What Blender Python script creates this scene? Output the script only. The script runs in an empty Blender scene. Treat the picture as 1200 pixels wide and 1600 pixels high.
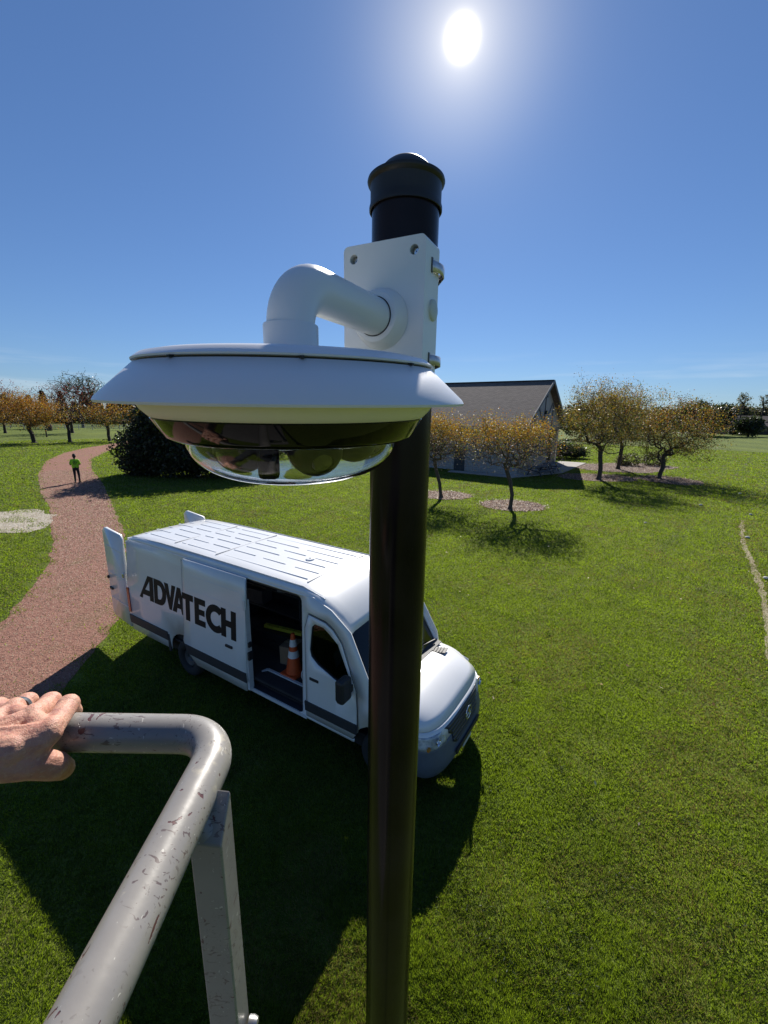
import bpy, bmesh, math, random
import numpy as np
from mathutils import Vector, Matrix, geometry
R = math.radians
S = bpy.context.scene
C = S.collection
random.seed(7)
rng = np.random.default_rng(7)
EYE = 4.97

# ---------------------------------------------------------------- camera
cd = bpy.data.cameras.new('camera'); cam = bpy.data.objects.new('camera', cd); C.objects.link(cam)
cd.sensor_fit = 'VERTICAL'; cd.sensor_height = 36; cd.lens = 14.8
cd.clip_start = 0.02; cd.clip_end = 6000
pitch, roll = R(13.3), R(.88)
Fw = Vector((0, math.cos(pitch), -math.sin(pitch)))
U0 = Vector((0, math.sin(pitch), math.cos(pitch))); R0 = Vector((1, 0, 0))
Rc = R0 * math.cos(roll) + U0 * math.sin(roll); Uc = U0 * math.cos(roll) - R0 * math.sin(roll)
mw = Matrix((Rc, Uc, -Fw)).transposed().to_4x4(); mw.translation = Vector((0, 0, EYE))
cam.matrix_world = mw
S.camera = cam

# ---------------------------------------------------------------- world, sun, exposure
SUN = Vector((.1109, .8128, .5719)).normalized()
W = bpy.data.worlds.new('World'); S.world = W; W.use_nodes = True
nt = W.node_tree; nt.nodes.clear()
def wn(t, **k):
    n = nt.nodes.new(t)
    for a, b in k.items(): setattr(n, a, b)
    return n
out = wn('ShaderNodeOutputWorld'); bg = wn('ShaderNodeBackground'); bg.inputs[1].default_value = .058
sky = wn('ShaderNodeTexSky', sky_type='NISHITA', sun_disc=False)
sky.sun_elevation = math.asin(SUN.z); sky.sun_rotation = math.atan2(SUN.x, SUN.y)
sky.altitude = 200; sky.air_density = 1.0; sky.dust_density = .1; sky.ozone_density = 3.0
tc = wn('ShaderNodeTexCoord')
dot = wn('ShaderNodeVectorMath', operation='DOT_PRODUCT'); dot.inputs[1].default_value = SUN
nrm = wn('ShaderNodeVectorMath', operation='NORMALIZE')
nt.links.new(tc.outputs['Generated'], nrm.inputs[0]); nt.links.new(nrm.outputs[0], dot.inputs[0])
mx = wn('ShaderNodeMath', operation='MAXIMUM'); mx.inputs[1].default_value = 0
nt.links.new(dot.outputs['Value'], mx.inputs[0])
def lobe(p, a):
    pw = wn('ShaderNodeMath', operation='POWER'); pw.inputs[1].default_value = p
    ml = wn('ShaderNodeMath', operation='MULTIPLY'); ml.inputs[1].default_value = a
    nt.links.new(mx.outputs[0], pw.inputs[0]); nt.links.new(pw.outputs[0], ml.inputs[0]); return ml
a0, a1, a2, a3 = lobe(9000, 90.), lobe(1100, 3.8), lobe(150, 4.3), lobe(28, .3)
s1 = wn('ShaderNodeMath', operation='ADD'); s2 = wn('ShaderNodeMath', operation='ADD')
s0 = wn('ShaderNodeMath', operation='ADD'); nt.links.new(a0.outputs[0], s0.inputs[0]); nt.links.new(a1.outputs[0], s0.inputs[1]); nt.links.new(s0.outputs[0], s1.inputs[0]); nt.links.new(a2.outputs[0], s1.inputs[1])
nt.links.new(s1.outputs[0], s2.inputs[0]); nt.links.new(a3.outputs[0], s2.inputs[1])
gc = wn('ShaderNodeVectorMath', operation='SCALE'); gc.inputs[0].default_value = (1.0, .88, .62)
nt.links.new(s2.outputs[0], gc.inputs['Scale'])
hs = wn('ShaderNodeHueSaturation'); hs.inputs['Saturation'].default_value = 1.0; hs.inputs['Value'].default_value = 1.0
gam = wn('ShaderNodeGamma'); gam.inputs[1].default_value = .78
tint = wn('ShaderNodeVectorMath', operation='MULTIPLY'); tint.inputs[1].default_value = (.70, .98, 1.42)
nt.links.new(sky.outputs[0], gam.inputs[0]); nt.links.new(gam.outputs[0], tint.inputs[0]); nt.links.new(tint.outputs[0], hs.inputs['Color'])
ad = wn('ShaderNodeVectorMath', operation='ADD')
nt.links.new(hs.outputs[0], ad.inputs[0]); nt.links.new(gc.outputs[0], ad.inputs[1])
# thin cirrus low over the horizon
mp = wn('ShaderNodeMapping'); mp.inputs['Scale'].default_value = (2.2, 2.2, 26)
nz = wn('ShaderNodeTexNoise'); nz.inputs['Scale'].default_value = 2.0; nz.inputs['Detail'].default_value = 6
nt.links.new(nrm.outputs[0], mp.inputs[0]); nt.links.new(mp.outputs[0], nz.inputs['Vector'])
sp = wn('ShaderNodeSeparateXYZ'); nt.links.new(nrm.outputs[0], sp.inputs[0])
r1 = wn('ShaderNodeMapRange'); r1.inputs[1].default_value = .52; r1.inputs[2].default_value = .75
nt.links.new(nz.outputs[0], r1.inputs[0])
r2 = wn('ShaderNodeMapRange'); r2.inputs[1].default_value = .13; r2.inputs[2].default_value = .03
nt.links.new(sp.outputs[2], r2.inputs[0])
cm = wn('ShaderNodeMath', operation='MULTIPLY'); nt.links.new(r1.outputs[0], cm.inputs[0]); nt.links.new(r2.outputs[0], cm.inputs[1])
cm2 = wn('ShaderNodeMath', operation='MULTIPLY'); cm2.inputs[1].default_value = .38; nt.links.new(cm.outputs[0], cm2.inputs[0])
mixc = wn('ShaderNodeMix', data_type='RGBA'); mixc.inputs['B'].default_value = (9, 9.6, 10, 1)
nt.links.new(cm2.outputs[0], mixc.inputs['Factor']); nt.links.new(ad.outputs[0], mixc.inputs['A'])
nt.links.new(mixc.outputs['Result'], bg.inputs[0]); nt.links.new(bg.outputs[0], out.inputs[0])

sd = bpy.data.lights.new('sun', 'SUN'); sun = bpy.data.objects.new('sun', sd); C.objects.link(sun)
sd.energy = 4.5; sd.angle = R(.53); sd.color = (1, .95, .87)
sun.rotation_euler = (-SUN).to_track_quat('-Z', 'Y').to_euler(); sun.location = (0, 0, 40)
S.view_settings.view_transform = 'Standard'; S.view_settings.look = 'None'
S.view_settings.gamma = 1; S.view_settings.use_curve_mapping = False
S.view_settings.exposure = .75
S.cycles.max_bounces = 10; S.cycles.transparent_max_bounces = 24
S.cycles.caustics_reflective = False; S.cycles.caustics_refractive = False

# ---------------------------------------------------------------- materials
MATS = {}
def mat(name, col, rough=.6, metal=0, col2=None, scale=8, bump=0, bscale=None, coat=0, trans=0, spec=.5,
        lo=.35, hi=.65, detail=5, stretch=None, sss=0, noise_rough=0):
    if name in MATS: return MATS[name]
    m = bpy.data.materials.new(name); m.use_nodes = True; t = m.node_tree; b = t.nodes['Principled BSDF']
    b.inputs['Base Color'].default_value = (*col, 1); b.inputs['Roughness'].default_value = rough
    b.inputs['Metallic'].default_value = metal; b.inputs['Coat Weight'].default_value = coat
    b.inputs['Specular IOR Level'].default_value = spec
    b.inputs['Coat Roughness'].default_value = .06
    co = t.nodes.new('ShaderNodeTexCoord'); mpn = t.nodes.new('ShaderNodeMapping')
    t.links.new(co.outputs['Object'], mpn.inputs[0])
    if stretch: mpn.inputs['Scale'].default_value = stretch
    n = t.nodes.new('ShaderNodeTexNoise'); n.inputs['Scale'].default_value = scale; n.inputs['Detail'].default_value = detail
    t.links.new(mpn.outputs[0], n.inputs['Vector'])
    mr = t.nodes.new('ShaderNodeMapRange'); mr.inputs[1].default_value = lo; mr.inputs[2].default_value = hi
    t.links.new(n.outputs[0], mr.inputs[0])
    mxn = t.nodes.new('ShaderNodeMix'); mxn.data_type = 'RGBA'
    mxn.inputs['A'].default_value = (*col, 1)
    c2 = col2 if col2 else tuple(min(1, c * .88) for c in col)
    mxn.inputs['B'].default_value = (*c2, 1)
    t.links.new(mr.outputs[0], mxn.inputs['Factor']); t.links.new(mxn.outputs['Result'], b.inputs['Base Color'])
    if noise_rough:
        rr = t.nodes.new('ShaderNodeMapRange'); rr.inputs[3].default_value = rough; rr.inputs[4].default_value = rough + noise_rough
        t.links.new(n.outputs[0], rr.inputs[0]); t.links.new(rr.outputs[0], b.inputs['Roughness'])
    if bump:
        n2 = t.nodes.new('ShaderNodeTexNoise'); n2.inputs['Scale'].default_value = bscale or scale * 4; n2.inputs['Detail'].default_value = 6
        t.links.new(mpn.outputs[0], n2.inputs['Vector'])
        bp = t.nodes.new('ShaderNodeBump'); bp.inputs['Strength'].default_value = 1; bp.inputs['Distance'].default_value = bump
        t.links.new(n2.outputs[0], bp.inputs['Height']); t.links.new(bp.outputs[0], b.inputs['Normal'])
    if sss:
        b.inputs['Subsurface Weight'].default_value = sss; b.inputs['Subsurface Radius'].default_value = (.012, .004, .002)
        b.inputs['Subsurface Scale'].default_value = 1
    MATS[name] = m
    return m
def leafmat(name, col, tcol=None, tw=.45, rough=.55):
    if name in MATS: return MATS[name]
    m = bpy.data.materials.new(name); m.use_nodes = True; t = m.node_tree; t.nodes.clear()
    o = t.nodes.new('ShaderNodeOutputMaterial'); b = t.nodes.new('ShaderNodeBsdfPrincipled')
    b.inputs['Roughness'].default_value = rough; b.inputs['Specular IOR Level'].default_value = .35
    tr = t.nodes.new('ShaderNodeBsdfTranslucent'); mxs = t.nodes.new('ShaderNodeMixShader'); mxs.inputs[0].default_value = tw
    co = t.nodes.new('ShaderNodeTexCoord'); n = t.nodes.new('ShaderNodeTexNoise'); n.inputs['Scale'].default_value = .9; n.inputs['Detail'].default_value = 4
    t.links.new(co.outputs['Object'], n.inputs['Vector'])
    tcol = tcol or tuple(min(1, c * 1.7) for c in col)
    for c0, sock in ((col, b.inputs['Base Color']), (tcol, tr.inputs['Color'])):
        mxn = t.nodes.new('ShaderNodeMix'); mxn.data_type = 'RGBA'
        mxn.inputs['A'].default_value = (c0[0] * .6, c0[1] * .62, c0[2] * .7, 1)
        mxn.inputs['B'].default_value = (min(1, c0[0] * 1.45), min(1, c0[1] * 1.35), c0[2] * 1.1, 1)
        t.links.new(n.outputs[0], mxn.inputs['Factor']); t.links.new(mxn.outputs['Result'], sock)
    t.links.new(b.outputs[0], mxs.inputs[1]); t.links.new(tr.outputs[0], mxs.inputs[2]); t.links.new(mxs.outputs[0], o.inputs[0])
    MATS[name] = m
    return m
def glassmat(name, tint=(.25, .28, .28), gl=.9):
    m = bpy.data.materials.new(name); m.use_nodes = True; t = m.node_tree; t.nodes.clear()
    o = t.nodes.new('ShaderNodeOutputMaterial'); g = t.nodes.new('ShaderNodeBsdfGlossy'); g.inputs['Roughness'].default_value = .02
    g.inputs['Color'].default_value = (gl, gl, gl, 1)
    tr = t.nodes.new('ShaderNodeBsdfTransparent'); tr.inputs[0].default_value = (*tint, 1)
    fr = t.nodes.new('ShaderNodeFresnel'); ge = t.nodes.new('ShaderNodeNewGeometry'); io = t.nodes.new('ShaderNodeMapRange')
    io.inputs[3].default_value = 1.5; io.inputs[4].default_value = 1 / 1.5; t.links.new(ge.outputs['Backfacing'], io.inputs[0]); t.links.new(io.outputs[0], fr.inputs[0])
    mxs = t.nodes.new('ShaderNodeMixShader')
    t.links.new(fr.outputs[0], mxs.inputs[0]); t.links.new(tr.outputs[0], mxs.inputs[1]); t.links.new(g.outputs[0], mxs.inputs[2])
    t.links.new(mxs.outputs[0], o.inputs[0]); return m

# ---------------------------------------------------------------- mesh helpers
class MB:
    def __init__(s): s.v = []; s.f = []; s.mi = []
    def add(s, vs, fs, mi=0):
        k = len(s.v); s.v += [tuple(v) for v in vs]; s.f += [tuple(i + k for i in f) for f in fs]; s.mi += [mi] * len(fs); return s
    def box(s, c, size, mi=0, M=None):
        x, y, z = [a / 2 for a in size]; c = Vector(c)
        vs = [Vector((i * x, j * y, k * z)) for i in (-1, 1) for j in (-1, 1) for k in (-1, 1)]
        vs = [((M @ v) if M else v) + c for v in vs]
        return s.add(vs, [(0, 1, 3, 2), (4, 6, 7, 5), (0, 4, 5, 1), (2, 3, 7, 6), (0, 2, 6, 4), (1, 5, 7, 3)], mi)
    def bar(s, a, b, w, h, up=(0, 0, 1), mi=0):
        a, b = Vector(a), Vector(b); d = b - a; L = d.length; d.normalize(); x = d.cross(Vector(up))
        if x.length < 1e-4: x = d.cross(Vector((1, 0, 0)))
        x.normalize(); z = x.cross(d)
        return s.box((a + b) / 2, (w, L, h), mi, Matrix((x, d, z)).transposed())
    def tube(s, pts, r, seg=12, cap=True, mi=0):
        pts = [Vector(p) for p in pts]; n = len(pts); rr = r if isinstance(r, (list, tuple)) else [r] * n
        T = [(pts[min(i + 1, n - 1)] - pts[max(i - 1, 0)]).normalized() for i in range(n)]
        u = T[0].orthogonal().normalized(); vs = []
        for i in range(n):
            u = (u - T[i] * u.dot(T[i])).normalized(); w = T[i].cross(u)
            for k in range(seg):
                a = 2 * math.pi * k / seg
                vs.append(pts[i] + (u * math.cos(a) + w * math.sin(a)) * rr[i])
        fs = [(i * seg + k, i * seg + (k + 1) % seg, (i + 1) * seg + (k + 1) % seg, (i + 1) * seg + k) for i in range(n - 1) for k in range(seg)]
        if cap: fs += [tuple(reversed(range(seg))), tuple(range((n - 1) * seg, n * seg))]
        return s.add(vs, fs, mi)
    def lathe(s, prof, c=(0, 0, 0), seg=64, M=None, mi=0, close=False):
        c = Vector(c); vs = []; n = len(prof)
        for r, z in prof:
            for k in range(seg):
                a = 2 * math.pi * k / seg; v = Vector((r * math.cos(a), r * math.sin(a), z))
                vs.append(((M @ v) if M else v) + c)
        fs = [(i * seg + k, i * seg + (k + 1) % seg, ((i + 1) % n) * seg + (k + 1) % seg, ((i + 1) % n) * seg + k) for i in range(n - (0 if close else 1)) for k in range(seg)]
        return s.add(vs, fs, mi)
    def grid(s, P, mi=0, flip=False):
        n = len(P); m = len(P[0]); vs = [p for row in P for p in row]
        fs = [(i * m + j, i * m + j + 1, (i + 1) * m + j + 1, (i + 1) * m + j) for i in range(n - 1) for j in range(m - 1)]
        if flip: fs = [tuple(reversed(f)) for f in fs]
        return s.add(vs, fs, mi)
    def build(s, name, m, parent=None, smooth=False, bevel=0, solid=0, angle=35, loc=None, mesh_only=False):
        me = bpy.data.meshes.new(name); me.from_pydata(s.v, [], s.f)
        for q in (m if isinstance(m, (list, tuple)) else [m]): me.materials.append(q)
        if any(s.mi): me.polygons.foreach_set('material_index', s.mi)
        me.update()
        return link(name, me, parent, smooth, bevel, solid, angle, loc)
def link(name, me, parent=None, smooth=False, bevel=0, solid=0, angle=35, loc=None):
    if smooth:
        me.polygons.foreach_set('use_smooth', [True] * len(me.polygons))
        try: me.set_sharp_from_angle(angle=R(angle))
        except Exception: pass
    o = bpy.data.objects.new(name, me); C.objects.link(o)
    if parent: o.parent = parent
    if loc: o.location = loc
    if solid:
        q = o.modifiers.new('solid', 'SOLIDIFY'); q.thickness = solid; q.offset = 0
    if bevel:
        q = o.modifiers.new('bevel', 'BEVEL'); q.width = bevel; q.segments = 2; q.limit_method = 'ANGLE'; q.angle_limit = R(40)
        q.harden_normals = False
    return o
def tag(o, label=None, cat=None, group=None, kind=None):
    if label: o['label'] = label
    if cat: o['category'] = cat
    if group: o['group'] = group
    if kind: o['kind'] = kind
    return o
def thing(name, label, cat, loc=(0, 0, 0), rz=0, group=None):
    o = bpy.data.objects.new(name, None); C.objects.link(o); o.location = loc; o.rotation_euler = (0, 0, rz)
    o.empty_display_size = .1
    return tag(o, label, cat, group)
def struct(o): o['kind'] = 'structure'; return o
def inpoly(x, y, poly):
    x = np.asarray(x); y = np.asarray(y); ins = np.zeros(x.shape, bool); n = len(poly); j = n - 1
    for i in range(n):
        xi, yi = poly[i]; xj, yj = poly[j]
        c = ((yi > y) != (yj > y)) & (x < (xj - xi) * (y - yi) / (yj - yi + 1e-12) + xi)
        ins ^= c; j = i
    return ins
def plate(outer, holes=(), f=None, steiner=()):
    """flat polygon with holes, triangulated and mapped to 3D by f(u, v)"""
    pts = [Vector(p) for p in outer]; edges = [(i, (i + 1) % len(outer)) for i in range(len(outer))]
    for h in holes:
        k = len(pts); pts += [Vector(p) for p in h]; edges += [(k + i, k + (i + 1) % len(h)) for i in range(len(h))]
    for p in steiner:
        q = Vector(p)
        if inpoly([q.x], [q.y], outer)[0] and not any(inpoly([q.x], [q.y], h)[0] for h in holes): pts.append(q)
    r = geometry.delaunay_2d_cdt(pts, edges, [], 0, 1e-5)
    V, F = r[0], r[2]; fs = []
    for t in F:
        cx = sum(V[i].x for i in t) / 3; cy = sum(V[i].y for i in t) / 3
        if not inpoly([cx], [cy], outer)[0]: continue
        if any(inpoly([cx], [cy], h)[0] for h in holes): continue
        fs.append(tuple(t))
    m = MB(); m.add([f(v.x, v.y) for v in V], fs); return m
def rrect(x0, y0, x1, y1, r, n=5):
    o = []
    for cx, cy, a in ((x1 - r, y1 - r, 0), (x0 + r, y1 - r, 90), (x0 + r, y0 + r, 180), (x1 - r, y0 + r, 270)):
        for k in range(n + 1):
            t = R(a + 90 * k / n); o.append((cx + r * math.cos(t), cy + r * math.sin(t)))
    return o
def organic(name, caps, voxel, mats, parent=None, smooth_it=6, extra=None, mi_fn=None):
    bm = bmesh.new()
    for p0, p1, r0, r1 in caps:
        p0, p1 = Vector(p0), Vector(p1); d = p1 - p0; L = max(d.length, 1e-5); d = d / L
        u = d.orthogonal().normalized(); w = d.cross(u); rings = []
        prof = [(-r0 * math.cos(R(a)), r0 * math.sin(R(a))) for a in (0, 30, 60)] + [(0, r0), (L, r1)] + [(L + r1 * math.sin(R(a)), r1 * math.cos(R(a))) for a in (30, 60, 89.9)]
        prof[0] = (-r0, r0 * .02)
        for z, r in prof:
            rings.append([bm.verts.new(p0 + d * z + (u * math.cos(k * math.pi / 6) + w * math.sin(k * math.pi / 6)) * r) for k in range(12)])
        for a, b in zip(rings, rings[1:]):
            for k in range(12): bm.faces.new((a[k], a[(k + 1) % 12], b[(k + 1) % 12], b[k]))
        bm.faces.new(list(reversed(rings[0]))); bm.faces.new(rings[-1])
    bmesh.ops.recalc_face_normals(bm, faces=bm.faces)
    me = bpy.data.meshes.new(name); bm.to_mesh(me); bm.free()
    o = bpy.data.objects.new(name, me); C.objects.link(o)
    q = o.modifiers.new('r', 'REMESH'); q.mode = 'VOXEL'; q.voxel_size = voxel
    q = o.modifiers.new('s', 'SMOOTH'); q.iterations = smooth_it; q.factor = .5
    dg = bpy.context.evaluated_depsgraph_get(); dg.update()
    me2 = bpy.data.meshes.new_from_object(o.evaluated_get(dg)); o.modifiers.clear(); o.data = me2
    me2.materials.clear()
    for m in (mats if isinstance(mats, (list, tuple)) else [mats]): me2.materials.append(m)
    me2.polygons.foreach_set('use_smooth', [True] * len(me2.polygons))
    if parent: o.parent = parent
    return o
def quads_mesh(name, cen, size, mats, mi=None, flat=0., asp=.6, parent=None):
    """many small randomly turned leaf faces, one mesh"""
    n = len(cen); cen = np.asarray(cen)
    nr = rng.normal(size=(n, 3)); nr[:, 2] = nr[:, 2] * (1 - flat) + flat * 3; nr /= np.linalg.norm(nr, axis=1)[:, None]
    a = rng.normal(size=(n, 3)); a -= nr * (a * nr).sum(1)[:, None]; a /= np.linalg.norm(a, axis=1)[:, None]
    b = np.cross(nr, a); s = (np.asarray(size) * rng.uniform(.6, 1.3, n))[:, None] / 2
    v = np.stack([cen - a * s, cen + b * s * asp + nr * s * .15, cen + a * s, cen - b * s * asp + nr * s * .15], 1).reshape(-1, 3)
    me = bpy.data.meshes.new(name); me.vertices.add(4 * n); me.vertices.foreach_set('co', v.ravel())
    me.loops.add(4 * n); me.loops.foreach_set('vertex_index', np.arange(4 * n))
    me.polygons.add(n); me.polygons.foreach_set('loop_start', np.arange(n) * 4)
    for m in (mats if isinstance(mats, (list, tuple)) else [mats]): me.materials.append(m)
    if mi is not None: me.polygons.foreach_set('material_index', np.asarray(mi, dtype=np.int32))
    me.update(calc_edges=True)
    o = bpy.data.objects.new(name, me); C.objects.link(o)
    if parent: o.parent = parent
    return o

# ---------------------------------------------------------------- ground
PATH = [(-4.6, -3), (-5.1, 4), (-5.94, 7.6), (-6.47, 9.55), (-8.4, 13.0), (-10.8, 16.8), (-13.6, 20.6), (-18.3, 27.1), (-24.5, 35.), (-29.4, 42.2), (-34.1, 52.7), (-36.8, 59.6), (-38, 74), (-34, 92),
        (-38.5, 92), (-42, 76), (-39.6, 63), (-38.2, 54), (-36.2, 47.6), (-32.3, 40.1), (-26.2, 31.5), (-20.2, 24.3), (-16.8, 20.6), (-14.0, 17.0), (-12.35, 15), (-10.9, 12.9), (-9.6, 10.4), (-8.98, 9), (-8.7, 4), (-8.8, -3)]
PATCH = [(-17.2, 20.4), (-15.6, 19.4), (-14.1, 17.0), (-14.6, 16.4), (-16.4, 16.4), (-19, 16.2), (-22, 17), (-26, 18), (-27, 20.5), (-22, 20.2), (-18.5, 19.8)]
def wob(poly, a=.12, step=.7):
    o = []
    for i in range(len(poly)):
        p, q = Vector(poly[i]), Vector(poly[(i + 1) % len(poly)]); k = max(1, int((q - p).length / step))
        for j in range(k):
            c = p.lerp(q, j / k); o.append((c.x + random.uniform(-a, a), c.y + random.uniform(-a, a)))
    return o
PATHW = wob(PATH, .05, .25); PATCHW = wob(PATCH, .22, .5)
RINGS = [(7.2, 23.1, 1.75, 1.5), (3.7, 25.8, 1.7, 1.4), (17.6, 34.6, 3.2, 2.2), (22.7, 41.2, 4.2, 3.4), (22.9, 33.6, 2.2, 2.4), (26, 43.2, 3.6, 2.6)]
RINGSW = []
for cx, cy, a, b in RINGS:
    RINGSW.append([(cx + a * (1 + random.uniform(-.09, .09)) * math.cos(t * math.pi / 24), cy + b * (1 + random.uniform(-.09, .09)) * math.sin(t * math.pi / 24)) for t in range(48)])
TRACK = [(17.9, 20.4), (16.6, 18.9), (14.6, 16.36), (12.98, 14.05), (11.34, 11.78), (9.73, 9.74), (7.6, 7.2)]

def groundmat(name, cols, scales, bump, bscale, rough=.95):
    m = bpy.data.materials.new(name); m.use_nodes = True; t = m.node_tree; b = t.nodes['Principled BSDF']
    b.inputs['Roughness'].default_value = rough; b.inputs['Specular IOR Level'].default_value = .15
    co = t.nodes.new('ShaderNodeTexCoord'); last = None
    for i, (c, s) in enumerate(zip(cols[1:], scales)):
        n = t.nodes.new('ShaderNodeTexNoise'); n.inputs['Scale'].default_value = s[0]; n.inputs['Detail'].default_value = 7; n.inputs['Roughness'].default_value = .65
        mpn = t.nodes.new('ShaderNodeMapping'); mpn.inputs['Location'].default_value = (i * 13.7, i * 3.1, 0)
        if len(s) > 3: mpn.inputs['Scale'].default_value = s[3]; mpn.inputs['Rotation'].default_value = (0, 0, s[4])
        t.links.new(co.outputs['Object'], mpn.inputs[0]); t.links.new(mpn.outputs[0], n.inputs['Vector'])
        mr = t.nodes.new('ShaderNodeMapRange'); mr.inputs[1].default_value = s[1]; mr.inputs[2].default_value = s[2]
        t.links.new(n.outputs[0], mr.inputs[0])
        mxn = t.nodes.new('ShaderNodeMix'); mxn.data_type = 'RGBA'; mxn.inputs['B'].default_value = (*c, 1)
        if last is None: mxn.inputs['A'].default_value = (*cols[0], 1)
        else: t.links.new(last, mxn.inputs['A'])
        t.links.new(mr.outputs[0], mxn.inputs['Factor']); last = mxn.outputs['Result']
    t.links.new(last, b.inputs['Base Color'])
    h = None
    for bs, d in zip(bscale, bump):
        n = t.nodes.new('ShaderNodeTexNoise'); n.inputs['Scale'].default_value = bs; n.inputs['Detail'].default_value = 5
        t.links.new(co.outputs['Object'], n.inputs['Vector'])
        bp = t.nodes.new('ShaderNodeBump'); bp.inputs['Distance'].default_value = d
        t.links.new(n.outputs[0], bp.inputs['Height'])
        if h: t.links.new(h, bp.inputs['Normal'])
        h = bp.outputs[0]
    t.links.new(h, b.inputs['Normal']); return m
lawn_m = groundmat('lawn_soil_and_grass', [(.088, .130, .018), (.115, .15, .024), (.038, .06, .012), (.15, .15, .043), (.125, .16, .022)],
                   [(1.4, .4, .62), (11, .42, .68), (.35, .55, .75), (.12, .4, .6, (1, .25, 1), .5)], (.05, .035), (9, 38))
m = MB()
xs = [-1600, -500, -200, -80, -40, -20, 0, 20, 40, 80, 200, 500, 1600]
m.grid([[(x, y, 0) for x in xs] for y in [-300, -100, -40, -20, 0, 20, 40, 80, 200, 500, 1600, 3000]], flip=True)
struct(m.build('lawn', lawn_m))
gravel_m = groundmat('red_gravel', [(.285, .148, .108), (.20, .095, .07), (.36, .215, .16), (.17, .125, .065)],
                     [(6, .4, .65), (23, .5, .7), (1.1, .55, .72, (1, .4, 1), .4)], (.03, .02), (14, 55))
struct(plate(PATHW, f=lambda x, y: (x, y, .006)).build('gravel_path', gravel_m))
sand_m = groundmat('pale_sandy_gravel', [(.46, .42, .34), (.32, .27, .2), (.2, .17, .1)], [(9, .4, .65), (2.3, .55, .7)], (.03, .02), (14, 55))
struct(plate(PATCHW, f=lambda x, y: (x, y, .010)).build('sandy_patch', sand_m))
mulch_m = groundmat('bark_mulch', [(.15, .11, .09), (.24, .19, .16), (.07, .05, .04)], [(7, .4, .6), (30, .5, .65)], (.04, .03), (18, 60))
for k, rg in enumerate(RINGSW):
    struct(plate(rg, f=lambda x, y, k=k: (x, y, .014 + .004 * k)).build('mulch_bed', mulch_m))
soil_m = groundmat('worn_pale_soil', [(.34, .29, .18), (.15, .15, .06), (.42, .37, .27)], [(7, .45, .6), (20, .5, .65)], (.03,), (40,))
tr = []
for sgn in (1, -1):
    L = []
    for i, p in enumerate(TRACK):
        a = Vector(TRACK[max(0, i - 1)]); b = Vector(TRACK[min(len(TRACK) - 1, i + 1)]); d = (b - a).normalized(); nn = Vector((-d.y, d.x))
        L.append(tuple(Vector(p) + nn * sgn * .085))
    tr += L if sgn == 1 else L[::-1]
TRACKW = wob(tr, .05, .3)
struct(plate(TRACKW, f=lambda x, y: (x, y, .007)).build('worn_track', soil_m))

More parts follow.
